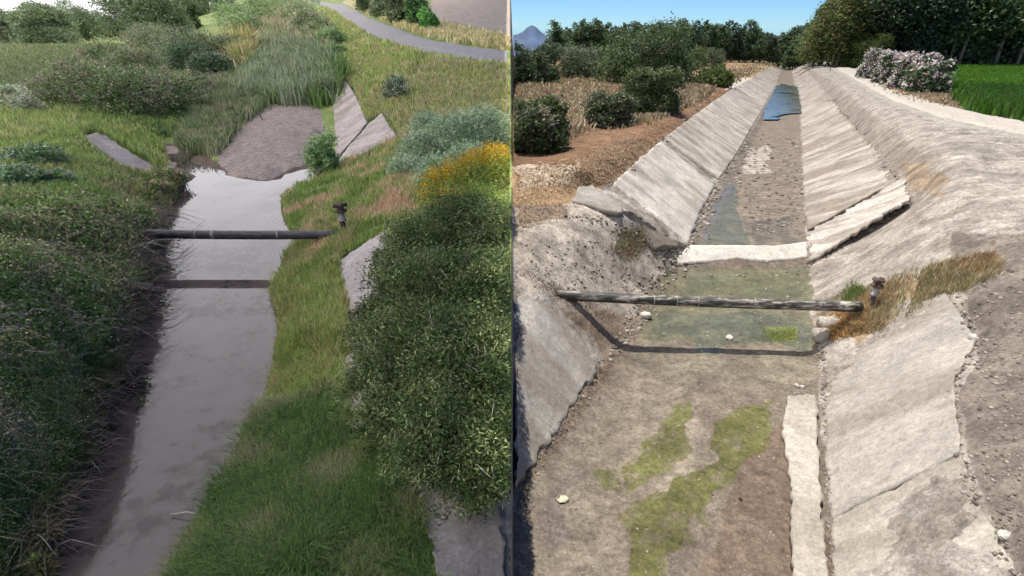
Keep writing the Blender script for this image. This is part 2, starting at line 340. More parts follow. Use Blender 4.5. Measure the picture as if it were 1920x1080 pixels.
# ------------------------------------------------------------------ ground sheet
def lerp(a, b, t): return a*(1-t[..., None]) + np.asarray(b)*t[..., None]
def ground_color(x, y, z, px, py):
    n = len(x); C = np.zeros((n, 3)); st = np.zeros(n); wet = np.zeros(n)
    wx = (fbm(x*1.1, y*1.1, 4, 40)-.5)*1.0; wy = (fbm(x*1.1, y*1.1, 4, 50)-.5)*1.0
    amp = np.clip(900/np.maximum(y, 3), 8, 160)
    qx = px+wx*amp; qy = py+wy*amp*.6; sx = px+wx*amp*.35; sy = py+wy*amp*.22
    big = fbm(x*.5, y*.5, 4, 60); mid = fbm(x*2.5, y*2.5, 4, 61)
    def put(poly, col, a=1.0, warp=2, v=.0):
        X, Y = ((px, py), (sx, sy), (qx, qy))[warp]
        m = inpoly(X, Y, poly); C[m] = C[m]*(1-a) + np.asarray(col)*a*(1+v*(mid[m, None]-.5)*2); return m
    R = x > 0
    # left valley: grass under everything
    C[:] = lerp(lerp(np.array([.17,.25,.07])*np.ones((n,3)), (.27,.31,.11), sstep(.4,.65,big)), (.30,.24,.13), sstep(.58,.75,mid)*.6)
    nearwater = ~R & (z < WZ+.10) & (y < 60); C[nearwater] = (.13,.095,.07)
    deep = ~R & (z < WZ-.02) & (y < 60); C[deep] = (.15,.12,.09)
    put([(400,285),(440,222),(505,190),(560,190),(598,200),(610,250),(585,300),(500,338),(430,330)], (.31,.255,.225), 1, 1, .12)
    put([(280,270),(330,275),(340,300),(300,330),(270,300)], (.33,.28,.25), 1, 1)
    put([(825,-200),(1200,-200),(1200,104),(955,90),(880,78),(830,62),(800,40),(810,0)], (.36,.30,.25), 1, 1, .16)
    put([(640,5),(700,30),(760,55),(840,75),(955,92),(955,82),(850,62),(760,40),(700,14),(660,-3)], (.42,.38,.22), 1, 1, .3)
    put([(855,50),(955,62),(955,88),(880,72)], (.34,.30,.25), .8, 2, .5)
    put([(640,105),(955,125),(955,260),(800,240),(690,180)], (.25,.29,.10), .8, 2, .35)
    put([(740,880),(800,1000),(830,1100),(1000,1100),(960,800)], (.22,.20,.185), 1, 1, .3)
    put([(650,520),(655,700),(740,880),(800,900),(700,600)], (.28,.25,.23), 1, 1, .3)
    put([(500,470),(560,440),(580,470),(520,600),(540,680),(505,720),(495,640)], (.33,.26,.19), .7, 2, .3)
    # right valley
    r = np.where(R)[0]
    if len(r):
        C[r] = lerp(np.array([.30,.262,.225])*np.ones((len(r),3)), (.45,.41,.365), sstep(.42,.62,mid[r])); st[r] = .2
        def putR(poly, col, a=1., warp=2, v=0., s=None, w=None):
            X, Y = ((px, py), (sx, sy), (qx, qy))[warp]
            m = R & inpoly(X, Y, poly)
            if isinstance(a, float) and a < 1: aa = a
            else: aa = 1
            C[m] = C[m]*(1-aa) + np.asarray(col)*aa*(1+v*(mid[m, None]-.5)*2)
            if s is not None: st[m] = s
            if w is not None: wet[m] = w
            return m
        tan, rust, pale, dirt, dark = (.36,.25,.145), (.22,.13,.075), (.52,.485,.435), (.30,.262,.225), (.17,.145,.12)
        putR([(900,60),(1480,100),(1440,150),(1330,190),(1130,350),(1000,420),(900,430)], tan, 1., 0, .3, .1)
        putR([(940,275),(1100,240),(1220,205),(1300,165),(1420,135),(1350,190),(1240,262),(1140,340),(1080,330),(960,330)], rust, 1., 2, .45, .25)
        putR([(1380,125),(1460,112),(1455,135),(1400,160),(1360,150)], (.42,.32,.18), .8, 2, .3)
        putR([(960,315),(1075,305),(1085,345),(960,370)], (.50,.42,.32), .9, 2, .3)
        putR([(1380,148),(1412,146),(1405,165),(1360,168)], (.62,.58,.53), .9, 1)
        putR([(1080,300),(1190,250),(1220,280),(1150,345),(1060,350)], (.20,.14,.09), .7, 2, .5)
        putR([(900,350),(1070,350),(1070,400),(900,400)], (.40,.28,.16), .9, 2, .3)
        putR([(900,395),(1090,385),(1200,440),(1262,480),(1180,640),(1045,560),(900,560)], (.42,.37,.31), 1., 2, .6, .12)
        putR([(960,390),(1040,385),(1080,410),(960,430)], (.17,.11,.07), .6, 2, .6)
        putR([(1045,580),(1110,580),(1190,600),(1180,660),(1130,700),(1090,640)], (.25,.18,.13), .8, 2, .5)
        # bed
        bed = [(900,1100),(975,905),(1120,690),(1168,640),(1215,540),(1262,500),(1290,466),(1350,345),(1420,225),(1455,160),(1470,112),(1480,112),(1500,200),(1512,458),(1518,500),(1530,640),(1545,850),(1560,1100)]
        putR(bed, (.235,.195,.155), 1., 1, .3, .12)
        putR([(1300,1100),(1350,960),(1400,850),(1480,780),(1560,1100)], (.205,.155,.118), 1., 1, .1, .05)
        putR([(900,1100),(960,950),(1060,800),(1200,700),(1320,700),(1240,800),(1180,930),(1150,1100)], (.275,.235,.185), .8, 2, .3, .2)
        putR([(1010,1000),(1100,880),(1130,900),(1050,1040)], (.22,.185,.165), .7, 2, .2)
        # algae film
        g = (.135,.145,.035); old_put = putR
        nz = fbm(x*6, y*6, 4, 70)
        def putR(poly, col, a=1., warp=2, v=0., s=None, w=None):
            Cb = C.copy(); old_put(poly, col, a, warp, v, s, w); q = sstep(.12, .48, nz)[:,None]*.75+.2; C[:] = Cb*(1-q)+C*q
        putR([(1170,1100),(1185,1010),(1215,930),(1260,890),(1320,855),(1345,790),(1385,765),(1445,750),(1450,790),(1420,850),(1370,890),(1330,930),(1280,990),(1250,1100)], g, .55, 2, .5)
        putR([(1200,880),(1200,830),(1240,790),(1260,760),(1300,750),(1290,790),(1270,830),(1240,870),(1215,900)], g, .55, 1, .5)
        putR([(1138,885),(1165,875),(1180,915),(1150,912)], g, .5, 1)
        putR([(1170,1100),(1185,1010),(1215,930),(1260,890),(1320,855),(1345,790),(1385,765),(1445,750),(1450,790),(1420,850),(1370,890),(1330,930),(1280,990),(1250,1100)], g, .6, 1, .5)
        putR([(1200,880),(1200,830),(1240,790),(1260,760),(1300,750),(1290,790),(1270,830),(1240,870),(1215,900)], g, .6, 2, .5)
        putR([(1138,885),(1165,875),(1180,915),(1150,912)], g, .6, 2)
        putR = old_put
        putR([(1265,800),(1310,770),(1335,830),(1300,870),(1250,895)], (.34,.29,.23), .8, 2, .5)
        putR([(1170,650),(1500,660),(1510,720),(1300,720),(1170,690)], (.225,.20,.15), .8, 2, .5)
        # shallow greenish water below the sill
        putR([(1250,505),(1520,500),(1530,650),(1190,640),(1225,560)], (.17,.155,.095), 1., 1, .4, .05, .35)
        putR([(1290,515),(1500,512),(1515,540),(1400,558),(1290,545)], (.115,.12,.055), .8, 2, .3, .05, .6)
        putR([(1230,590),(1420,585),(1520,610),(1500,655),(1230,640)], (.12,.125,.07), .8, 2, .4, .05, .7)
        putR([(1430,612),(1490,612),(1490,640),(1440,640)], (.17,.20,.04), .8, 1, .4)
        putR([(1318,460),(1325,410),(1355,350),(1380,340),(1385,400),(1400,440),(1400,464),(1315,464)], (.15,.14,.085), 1., 1, .3, .05, .7)
        putR([(1400,415),(1480,410),(1500,450),(1400,460)], (.16,.145,.125), .8, 2, .5)
        putR([(1398,280),(1450,275),(1440,320),(1395,330)], (.50,.46,.40), .7, 2, .5)
        putR([(1350,360),(1385,290),(1440,195),(1448,195),(1395,300),(1362,370),(1318,462),(1300,462)], dark, .8, 0, .4)  # edge shadow of the left lining, painted as a dark strip on the bed
        # right bank
        putR([(1480,112),(1540,112),(1700,250),(1900,470),(2400,900),(2400,250),(1920,226),(1700,170),(1560,112)], (.39,.35,.305), 1., 1, .55, .25)
        putR([(1500,113),(1545,150),(1680,250),(1790,330),(1700,345),(1600,240),(1530,155)], (.27,.235,.195), .9, 2, .5, .5)
        putR([(1500,120),(1560,150),(1740,300),(1730,420),(1520,500),(1505,250)], (.31,.27,.23), .75, 1, .5, .5)
        putR([(1780,440),(1960,440),(2000,1100),(1900,1100),(1790,760),(1830,640)], (.215,.183,.155), 1., 1, .5, .1)
        putR([(1700,300),(1790,330),(1770,370),(1700,350)], (.30,.22,.14), .7, 2, .5)
        putR([(1520,470),(1700,380),(1780,540),(1560,640),(1520,560)], (.38,.34,.295), .85, 2, .55, .35)
        putR([(1560,600),(1640,560),(1760,510),(1860,490),(1870,520),(1700,570),(1600,640)], (.30,.21,.12), .85, 2, .4)
        putR([(1535,560),(1620,520),(1640,560),(1550,600)], (.24,.19,.13), .85, 2, .4)
        putR([(1512,108),(1565,116),(1620,135),(1700,170),(1800,202),(1920,226),(2200,280),(2200,310),(1920,262),(1760,232),(1650,185),(1580,140),(1530,116)], (.46,.43,.37), .9, 1, .12, .1)
        # field side
        putR([(1560,112),(1920,226),(2400,300),(2400,112),(1700,100)], (.27,.235,.18), 1., 1, .35, .1)
        putR([(1640,165),(1780,185),(1800,205),(1700,172)], (.40,.28,.16), .7, 2, .3)
        putR([(1780,110),(2400,110),(2400,300),(1920,222),(1800,180),(1760,150)], (.10,.22,.02), .9, 0, .1)
        putR([(1430,100),(1430,112),(2400,112),(2400,98)], (.10,.09,.05), 1., 0, .3)
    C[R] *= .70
    return C, st, wet
cs = np.unique(np.concatenate([np.linspace(-2.1, -1.05, 90), np.linspace(-1.05, -.02, 420), np.linspace(-.02, .02, 30), np.linspace(.02, 1.5, 640), np.linspace(1.5, 2.1, 40)]))
cr_ = np.concatenate([np.geomspace(.95, 3.0, 70)[:-1], np.geomspace(3.0, 80, 620)[:-1], np.geomspace(80, 450, 120)[:-1], np.geomspace(450, 9000, 40)])
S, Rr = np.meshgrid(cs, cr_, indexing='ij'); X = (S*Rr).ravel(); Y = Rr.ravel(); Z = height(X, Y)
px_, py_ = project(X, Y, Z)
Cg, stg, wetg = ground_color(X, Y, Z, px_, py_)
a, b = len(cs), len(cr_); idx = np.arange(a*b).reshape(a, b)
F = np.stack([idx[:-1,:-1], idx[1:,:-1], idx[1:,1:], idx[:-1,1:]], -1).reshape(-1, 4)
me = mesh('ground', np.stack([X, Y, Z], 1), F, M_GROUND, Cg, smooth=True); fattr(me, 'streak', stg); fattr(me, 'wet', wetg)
tag(link('ground', me), kind='structure')

# ------------------------------------------------------------------ water
M_WATER = water_mat('murky stream water', (.095,.076,.072), rough=.025, bumps=.035, sc=2.2)
xs = np.linspace(-14, -.08, 60); ys = np.linspace(1.2, 64, 200); XX, YY = np.meshgrid(xs, ys, indexing='ij')
keep = (XX < -.02*YY-.05)
XX = np.where(XX > -.03*YY, -.03*YY, XX)
wl_s = [(-2.2,1.0),(-.35,1.0)]
def water_grid(name, mat, rng_s, rng_r, zf, mask, label=None):
    s = np.linspace(*rng_s); r = np.geomspace(*rng_r); S, R = np.meshgrid(s, r, indexing='ij')
    x = S*R; z = zf(x, R); m = mask(x, R, z)
    ii = np.arange(S.size).reshape(S.shape); F = np.stack([ii[:-1,:-1], ii[1:,:-1], ii[1:,1:], ii[:-1,1:]], -1).reshape(-1, 4)
    mk = m.ravel()[F].any(1); F = F[mk]; u, inv = np.unique(F, return_inverse=True)
    V = np.stack([x.ravel(), R.ravel(), z.ravel()], 1)[u]
    me = mesh(name, V, inv.reshape(-1, 4), mat, smooth=True); o = link(name, me); tag(o, label, None, None, 'structure'); return o
water_grid('stream_water', M_WATER, (-1.6,-.2,160), (1.2,60,200), lambda x,y: np.full(x.shape, WZ),
           lambda x,y,z: (height(x,y,False) < WZ+.12), 'still murky stream water')
M_SKYW = water_mat('clear pool water', (.13,.14,.14), rough=.08, bumps=.5, sc=6)
bedz = lambda x,y: .44 + B0 - KR*y
poolP = [(1450,163),(1470,160),(1494,163),(1503,200),(1500,222),(1470,228),(1432,226),(1440,195)]
def pm(x, y, z):
    px, py = project(x, y, z); nn = (fbm(x*.6, y*.3, 3, 80)-.5)
    return inpoly(px+nn*20, py+nn*8, poolP) & (fbm(x*.12, y*.16, 3, 5)-.25*sstep(205,225,py)+.2*(py<205) > .36)
water_grid('pool_water', M_SKYW, (.40,.62,90), (20,170,200), bedz, pm, 'blue pool on the channel bed')
M_GRW = water_mat('greenish shallow water', (.12,.115,.07), rough=.1, bumps=.2, sc=5)

# ------------------------------------------------------------------ concrete pieces
def ruled(name, A, B, mat, col, thick=.12, nu=40, nv=30, rough=.012, lift=.035, dirty=.6, edge=.03, absz=False, label=None, cat='concrete slab', group=None, streak=1.0, var=.12, seed=0, edge_end=None):
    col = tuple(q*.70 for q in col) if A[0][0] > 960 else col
    f = (lambda p: np.array(UA(*p))) if absz else (lambda p: np.array(UP(*p)))
    def pl(L, n):
        P = np.array([f(p) for p in L]); Q = np.array([(p[0], p[1]) for p in L], float)
        d = np.concatenate([[0], np.cumsum(np.hypot(*np.diff(Q, axis=0).T)+1e-6)]); d /= d[-1]; t = np.linspace(0, 1, n)
        return np.stack([np.interp(t, d, P[:,i]) for i in range(3)], 1)
    a = pl(A, nu); b = pl(B, nu); t = np.linspace(0, 1, nv)[None, :, None]
    P = a[:,None]*(1-t) + b[:,None]*t; P = P.reshape(-1, 3)
    n = fbm(P[:,0]*2, P[:,1]*2, 4, 90+seed)-.5
    ii = np.arange(nu*nv).reshape(nu, nv); brd = np.zeros((nu, nv)); brd[0] = brd[-1] = 1; brd[:,0] = brd[:,-1] = 1; brd = brd.ravel()
    jx = (fbm(P[:,0]*9, P[:,1]*9, 4, 120+seed)-.5)*2; jy = (fbm(P[:,0]*9+9, P[:,1]*9, 4, 130+seed)-.5)*2
    P[:,0] += brd*jx*edge*1.6; P[:,1] += brd*jy*edge*1.6
    hz = height(P[:,0], P[:,1], False)
    P[:,2] = np.maximum(P[:,2], hz*.5+P[:,2]*.5) + lift + n*rough*4
    V = np.concatenate([P, P-np.array([0,0,thick])]); k = nu*nv
    F = np.stack([ii[:-1,:-1], ii[1:,:-1], ii[1:,1:], ii[:-1,1:]], -1).reshape(-1, 4)
    per = np.concatenate([ii[:,0], ii[-1,1:], ii[-2::-1,-1], ii[0,-2:0:-1]]); nx = np.roll(per, -1)
    F = np.concatenate([F, F[:, ::-1]+k, np.stack([nx, per, per+k, nx+k], 1)])
    e1 = P[ii[-1,0]]-P[ii[0,0]]; e2 = P[ii[0,-1]]-P[ii[0,0]]
    if np.cross(e1, e2)[2] < 0: F = F[:, ::-1]
    u = P[:,0]*UR[0]+P[:,1]*UR[1]; v = P[:,0]*VR[0]+P[:,1]*VR[1]
    c = np.asarray(col)[None]*(1+var*2*(fbm(P[:,0]*1.2, P[:,1]*1.2, 5, 150+seed)[:,None]-.5)*2)
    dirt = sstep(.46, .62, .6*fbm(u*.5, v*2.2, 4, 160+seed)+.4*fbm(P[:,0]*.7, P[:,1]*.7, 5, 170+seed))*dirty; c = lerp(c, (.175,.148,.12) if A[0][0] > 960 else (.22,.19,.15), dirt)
    me = mesh(name, V, F, mat, np.concatenate([c, c])); fattr(me, 'streak', np.full(len(V), streak))
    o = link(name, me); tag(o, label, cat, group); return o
gR = 'concrete lining slabs of the cleared channel'
ruled('concrete_slab', [(1541,652,.0),(1546,760,.0),(1550,880,.0),(1556,975,.0)], [(1772,550,1.6),(1828,640,1.6),(1786,720,1.42),(1800,850,1.35)], M_CONC, (.40,.37,.33), nu=60, nv=50, label='grey sloping concrete slab to the right of the pipe, thin cracks across it', group=gR, streak=.35, seed=1)
ruled('concrete_slab', [(1557,978,.0),(1562,1040,.0),(1568,1110,.0)], [(1801,856,1.35),(1838,960,1.3),(1925,1110,1.3)], M_CONC, (.45,.42,.36), nu=40, nv=50, label='pale concrete slab at the lower right, below a white crack', group=gR, streak=.3, seed=2)
ruled('concrete_footing', [(1528,742,.06),(1533,850,.06),(1540,960,.06),(1552,1100,.06)], [(1480,745,.06),(1466,800,.06),(1484,900,.06),(1488,1100,.06)], M_CONC, (.46,.42,.36), nu=60, nv=14, edge=.035, lift=.05, thick=.15, label='pale narrow concrete strip along the foot of the right bank', cat='footing', streak=.1, dirty=.35, seed=3)
ruled('concrete_slab', [(1521,492,.08),(1514,440,.38)], [(1703,376,1.68),(1692,340,1.7)], M_CONC, (.52,.48,.43), nu=24, nv=60, lift=.08, thick=.12, edge=.08, dirty=.7, rough=.03, label='long pale slab end beyond the sill, a dark gap beneath its near edge', group=gR, streak=.6, seed=4)
ORD = ('first','second','third','fourth','fifth','sixth','seventh')
def panels(A, B, colr, base_label, seed, **kw):
    for i in range(len(A)-1):
        k = colr if i % 2 else tuple(q*.93 for q in colr)
        ruled('concrete_slab', A[i:i+2], B[i:i+2], M_CONC, k, nu=44, nv=50, label='%s panel from the sill of the %s' % (ORD[i], base_label), group=gR, seed=seed+i, edge=.035, **kw)
panels([(1514,434,.38),(1507,365,.37),(1504,300,.37),(1503,240,.37),(1502,190,.37),(1496,155,.37),(1489,128,.37)], [(1690,334,1.7),(1655,300,1.71),(1620,263,1.74),(1592,230,1.77),(1562,191,1.81),(1533,153,1.92),(1503,125,2.12)], (.43,.39,.34), 'long right lining of the cleared channel', 20, lift=.05, streak=.6, dirty=.9, rough=.03, var=.2)
ruled('concrete_slab', [(1288,462,.42),(1312,400,.42),(1340,350,.42)], [(1150,350,1.95),(1195,306,2.0),(1240,268,2.05)], M_CONC, (.56,.52,.465), nu=40, nv=40, lift=.08, thick=.4, edge=.05, label='broad white slab of the left lining just beyond the sill', group=gR, streak=.45, dirty=.6, rough=.025, var=.18, seed=6)
panels([(1347,338,.42),(1384,284,.42),(1412,234,.42),(1434,198,.42),(1452,160,.42),(1461,133,.42)], [(1245,263,2.05),(1300,220,2.1),(1342,189,2.14),(1378,165,2.18),(1413,146,2.24),(1446,124,2.3)], (.50,.46,.40), 'far left lining of the cleared channel', 30, lift=.08, thick=.4, streak=.55, dirty=.7, rough=.03, var=.2)
ruled('concrete_slab', [(1282,462,.46),(1235,436,.95),(1180,398,1.7)], [(1225,470,.6),(1168,418,1.45),(1140,392,1.8)], M_CONC, (.42,.37,.31), nu=30, nv=12, lift=.06, edge=.06, label='thin broken concrete wing running down to the left end of the sill', group=gR, streak=.3, seed=8)
ruled('concrete_slab', [(1072,385,1.9),(1085,358,1.98),(1110,353,2.0)], [(1165,404,1.72),(1168,396,1.74),(1165,388,1.78)], M_CONC, (.36,.345,.315), nu=16, nv=20, lift=.08, edge=.05, label='small grey slab lying on the brown soil above the left bank', group=gR, streak=.2, seed=9)
ruled('concrete_slab', [(968,910,.1),(1000,868,.04),(1060,780,.04),(1092,735,.04),(1122,688,.12)], [(968,562,1.4),(978,556,1.4),(1000,560,1.36),(1022,565,1.26),(1050,592,.95)], M_CONC, (.45,.42,.38), nu=50, nv=50, lift=.05, edge=.06, label='pale slab at the left edge of the cleared channel below the pipe', group=gR, streak=.3, seed=10)
# sill
ruled('concrete_sill', [(1262,501,.0),(1330,496,.0),(1380,493,.0),(1440,495,.0),(1512,490,.0)], [(1293,467,.30),(1340,467,.30),(1400,467,.30),(1450,466,.31),(1512,458,.35)], M_CONC, (.70,.66,.59), nu=60, nv=14, lift=.085, thick=.3, edge=.02, rough=.006, label='bright white concrete sill across the bed of the cleared channel', cat='sill', streak=.0, dirty=.15, var=.08, seed=11)
# old valley slabs
gL = 'old concrete slabs showing through the overgrown bank'
ruled('concrete_slab', [(152,262,1.72),(185,252,1.75),(192,256,1.7)], [(250,325,.75),(280,326,.5),(292,318,.5)], M_CONC, (.33,.29,.275), nu=16, nv=30, lift=.10, edge=.1, label='grey slab sticking out of the grass on the left bank', group=gL, streak=.2, seed=12)
ruled('concrete_slab', [(630,305,.47),(630,260,.5),(626,200,.55),(634,165,.9)], [(690,238,1.48),(684,222,1.52),(668,185,1.5),(645,149,1.35)], M_CONC, (.40,.35,.32), nu=40, nv=24, lift=.14, label='tall triangular slab beside the gravel bar', group=gL, streak=.9, seed=13)
ruled('concrete_slab', [(632,310,.47),(658,276,1.0),(692,240,1.48),(716,217,1.86)], [(650,308,.62),(690,292,1.05),(725,275,1.5),(745,263,1.75)], M_CONC, (.41,.36,.33), nu=40, nv=16, lift=.14, label='tilted slab meeting the triangular one, its lower edge broken', group=gL, streak=.9, seed=14)
ruled('concrete_slab', [(637,496,.97),(648,545,.95),(658,590,.97)], [(722,440,1.66),(740,480,1.6),(760,540,1.5)], M_CONC, (.40,.36,.345), nu=30, nv=24, lift=.10, edge=.05, label='grey slab between the grass and the big dark bush, right of the pipe end', group=gL, streak=.25, seed=15)
ruled('concrete_slab', [(748,884,.97),(800,1000,.94),(836,1105,.88)], [(925,880,1.15),(940,1000,1.0),(952,1105,.85)], M_CONC, (.22,.20,.19), nu=40, nv=30, lift=.06, edge=.06, label='rough grey slab below the big dark bush at the bottom', group=gL, streak=.2, var=.3, seed=16)
ruled('concrete_slab', [(645,680,.95),(660,760,.95),(690,812,.95)], [(675,660,1.1),(700,740,1.1),(725,800,1.1)], M_CONC, (.30,.27,.25), nu=20, nv=10, lift=.04, edge=.08, label='narrow strip of slab showing left of the big dark bush', group=gL, streak=.2, var=.3, seed=17)

# roads
M_ASPH = surf_mat('asphalt', (.29,.275,.27), fine=12, amp=.1, bump=.3); M_TRACK = surf_mat('pale gravel track', (.36,.33,.285), fine=9, amp=.14, bump=.4)
def road(name, A, B, mat, lift=.06, n=120, nv=6, label=None):
    def pl(L):
        P = np.array([UP(*p) for p in L]); Q = np.array([p[:2] for p in L], float)
        d = np.concatenate([[0], np.cumsum(np.hypot(*np.diff(Q, axis=0).T))]); d /= d[-1]; t = np.linspace(0, 1, n)
        c = [np.interp(t, d, P[:,i]) for i in range(2)]
        for _ in range(6): c = [np.concatenate([[q[0]], (q[:-2]+2*q[1:-1]+q[2:])/4, [q[-1]]]) for q in c]
        return np.stack(c, 1)
    a = pl(A); b = pl(B); t = np.linspace(0, 1, nv)[None,:,None]; P = (a[:,None]*(1-t)+b[:,None]*t).reshape(-1, 2)
    z = np.maximum(height(P[:,0], P[:,1]), height(P[:,0], P[:,1], False)) + lift*(1-abs(np.tile(np.linspace(-1, 1, nv), n))**4*1.25)
    ii = np.arange(n*nv).reshape(n, nv); F = np.stack([ii[:-1,:-1], ii[1:,:-1], ii[1:,1:], ii[:-1,1:]], -1).reshape(-1, 4)
    o = link(name, mesh(name, np.column_stack([P, z]), F, mat, smooth=True)); tag(o, label, kind='structure'); return o
road('road', [(951,117,2.7),(900,113,2.7),(850,107,2.7),(790,97,2.7),(740,84,2.7),(690,64,2.7),(655,42,2.7),(630,22,2.7),(605,8,2.7),(575,-2,2.7)],
     [(951,96,2.7),(900,91,2.7),(850,84,2.7),(800,74,2.7),(750,57,2.7),(700,36,2.7),(665,18,2.7),(640,8,2.7),(615,2,2.7),(580,-5,2.7)], M_ASPH, .14, 200, 16)
road('road', [(2150,300,2.8),(1920,258,2.8),(1840,245,2.8),(1760,227,2.8),(1700,205,2.8),(1650,180,2.8),(1610,156,2.8),(1580,136,2.8),(1555,120,2.8),(1530,113,2.8),(1510,110,2.8)],
     [(2150,268,2.8),(1920,230,2.8),(1840,214,2.8),(1760,194,2.8),(1700,173,2.8),(1650,152,2.8),(1615,136,2.8),(1590,125,2.8),(1565,116,2.8),(1540,111,2.8),(1515,109,2.8)], M_TRACK, .16, 300, 24)

# ------------------------------------------------------------------ tubes
def tube(pts, rad, n=10, cap=True):
    P = np.array(pts, float); k = len(P); rad = np.broadcast_to(rad, (k,)); V = []; 
    for i in range(k):
        d = P[min(i+1, k-1)]-P[max(i-1, 0)]; d /= np.linalg.norm(d)+1e-9
        a = np.cross(d, (0,0,1) if abs(d[2]) < .9 else (1,0,0)); a /= np.linalg.norm(a); b = np.cross(d, a)
        for j in range(n):
            t = 2*math.pi*j/n; V.append(P[i]+rad[i]*(math.cos(t)*a+math.sin(t)*b))
    F = [(i*n+j, i*n+(j+1)%n, (i+1)*n+(j+1)%n, (i+1)*n+j) for i in range(k-1) for j in range(n)]
    if cap:
        V += [P[0], P[-1]]; c0 = len(V)-2
        F += [(c0, (j+1)%n, j, j) for j in range(0)]
        for j in range(0, n, 2):
            F.append((c0, (j+2)%n, (j+1)%n, j)); F.append((c0+1, (k-1)*n+j, (k-1)*n+(j+1)%n, (k-1)*n+(j+2)%n))
    return V, F
def join(parts):
    V = []; F = []
    for v, f in parts:
        o = len(V); V += list(v); F += [tuple(i+o for i in q) for q in f]
    return np.array(V), np.array(F)
def boxm(c, s, rz=0):
    cx, cy, cz = c; x, y, z = s[0]/2, s[1]/2, s[2]/2; V = []
    for dz in (-z, z):
        for dx, dy in ((-x,-y),(x,-y),(x,y),(-x,y)):
            V.append((cx+dx*math.cos(rz)-dy*math.sin(rz), cy+dx*math.sin(rz)+dy*math.cos(rz), cz+dz))
    return V, [(3,2,1,0),(4,5,6,7),(0,1,5,4),(1,2,6,5),(2,3,7,6),(3,0,4,7)]

# ------------------------------------------------------------------ pipes
def pipe_mat(name, dark, light, pos):
    m, nt, out = newmat(name); L = nt.links.new
    P = N(nt, 'ShaderNodeNewGeometry'); mp = N(nt, 'ShaderNodeMapping'); mp.inputs['Scale'].default_value = (1.2, 6, 6); L(P.outputs['Position'], mp.inputs['Vector'])
    n = texn(nt, mp.outputs[0], 2.2, 7, .75); cr = N(nt, 'ShaderNodeValToRGB')
    cr.color_ramp.elements[0].position = pos; cr.color_ramp.elements[0].color = (*dark, 1); cr.color_ramp.elements[1].position = pos+.12; cr.color_ramp.elements[1].color = (*light, 1)
    L(n, cr.inputs[0]); b = N(nt, 'ShaderNodeBsdfPrincipled'); L(cr.outputs[0], b.inputs['Base Color']); b.inputs['Roughness'].default_value = .6
    bp = N(nt, 'ShaderNodeBump'); bp.inputs['Strength'].default_value = .4; bp.inputs['Distance'].default_value = .01; L(n, bp.inputs['Height']); L(bp.outputs[0], b.inputs['Normal'])
    L(b.outputs[0], out.inputs[0]); return m
M_PIPE_OLD = pipe_mat('bituminous black pipe', (.035,.03,.035), (.12,.105,.10), .52)
M_PIPE_NEW = pipe_mat('flaking black pipe', (.028,.026,.022), (.36,.33,.28), .50)
M_BAND = surf_mat('pale band', (.30,.28,.25), fine=20, amp=.3); M_RUST = surf_mat('rusted iron', (.10,.07,.055), fine=30, amp=.4); M_GREYM = surf_mat('grey painted iron', (.33,.31,.30), fine=20, amp=.3)
def make_pipe(p0, p1, rad, mat, bands, label, name='pipeline'):
    p0 = np.array(p0); p1 = np.array(p1); t = empty(name, tuple(p0)); inv = lambda V: np.asarray(V)-p0
    pts = [p0+(p1-p0)*k/40 for k in range(41)]; pts = [p+np.array([0,0,-.03*math.sin(math.pi*k/40)]) for k, p in enumerate(pts)]
    V, F = tube(pts, rad, 24); link('pipe', mesh('pipe', inv(V), F, mat, smooth=True), t)
    for q, w, rr, m in bands:
        a = p0+(p1-p0)*q; b = a+(p1-p0)/np.linalg.norm(p1-p0)*w; a[2] -= .03*math.sin(math.pi*q); b[2] -= .03*math.sin(math.pi*q)
        V, F = tube([a, b], rad*rr, 24); link('joint_band', mesh('joint_band', inv(V), F, m), t)
    tag(t, label, 'pipe'); return t
def make_valve(base_, h, rad, label, inmat):
    t = empty('valve_post', tuple(base_)); 
    V, F = tube([(0,0,-.25),(0,0,h*.45)], rad*.36, 14); link('post', mesh('post', V, F, inmat, smooth=False), t)
    V, F = tube([(0,0,h*.45),(0,0,h*.5),(0,0,h*.5),(0,0,h*.75)], [rad*.6,rad*.6,rad*.5,rad*.5], 14); link('valve_body', mesh('valve_body', V, F, M_GREYM), t)
    V, F = tube([(0,0,h*.75),(0,0,h*.8),(0,0,h*.8),(0,0,h*.92)], [rad*.95,rad*.95,rad*.55,rad*.5], 14); link('flange', mesh('flange', V, F, M_RUST), t)
    V, F = join([boxm((0,0,h*.96),(rad*2.0,rad*.7,h*.09), .5), boxm((0,0,h*.96),(rad*.7,rad*1.7,h*.08), .5)]); link('valve_head', mesh('valve_head', V, F, M_RUST), t)
    tag(t, label, 'valve'); return t
PR0, PR1 = UA(1040, 553, 1.02), UA(1614, 575, .98)
make_pipe(PR0, PR1, .105, M_PIPE_NEW, [(.33,.02,1.03,M_BAND),(.405,.018,1.03,M_BAND),(.475,.018,1.03,M_BAND),(.66,.02,1.04,M_BAND),(.925,.35,1.05,M_PIPE_NEW)],
          'black pipe with flaking pale paint spanning the cleared dry channel')
pv = G1(1630, 578); gz = float(height(pv[0], pv[1], False))
make_valve((pv[0], pv[1], gz), .66, .12, 'small dark valve on a post at the right end of the flaking pipe', M_RUST)
PL0, PL1 = UA(215, 437, 1.17), UA(640, 440, 1.15)
make_pipe(PL0, PL1, .115, M_PIPE_OLD, [(.36,.025,1.02,M_BAND),(.43,.10,1.03,M_BAND),(.72,.04,1.03,M_BAND),(.90,.55,1.06,M_PIPE_OLD)],
          'smooth dark pipe spanning the water filled stream')
pv = G1(645, 438)
make_valve(pv, .80, .17, 'rusty valve with a grey collar beside the dark pipe end in grass', M_RUST)

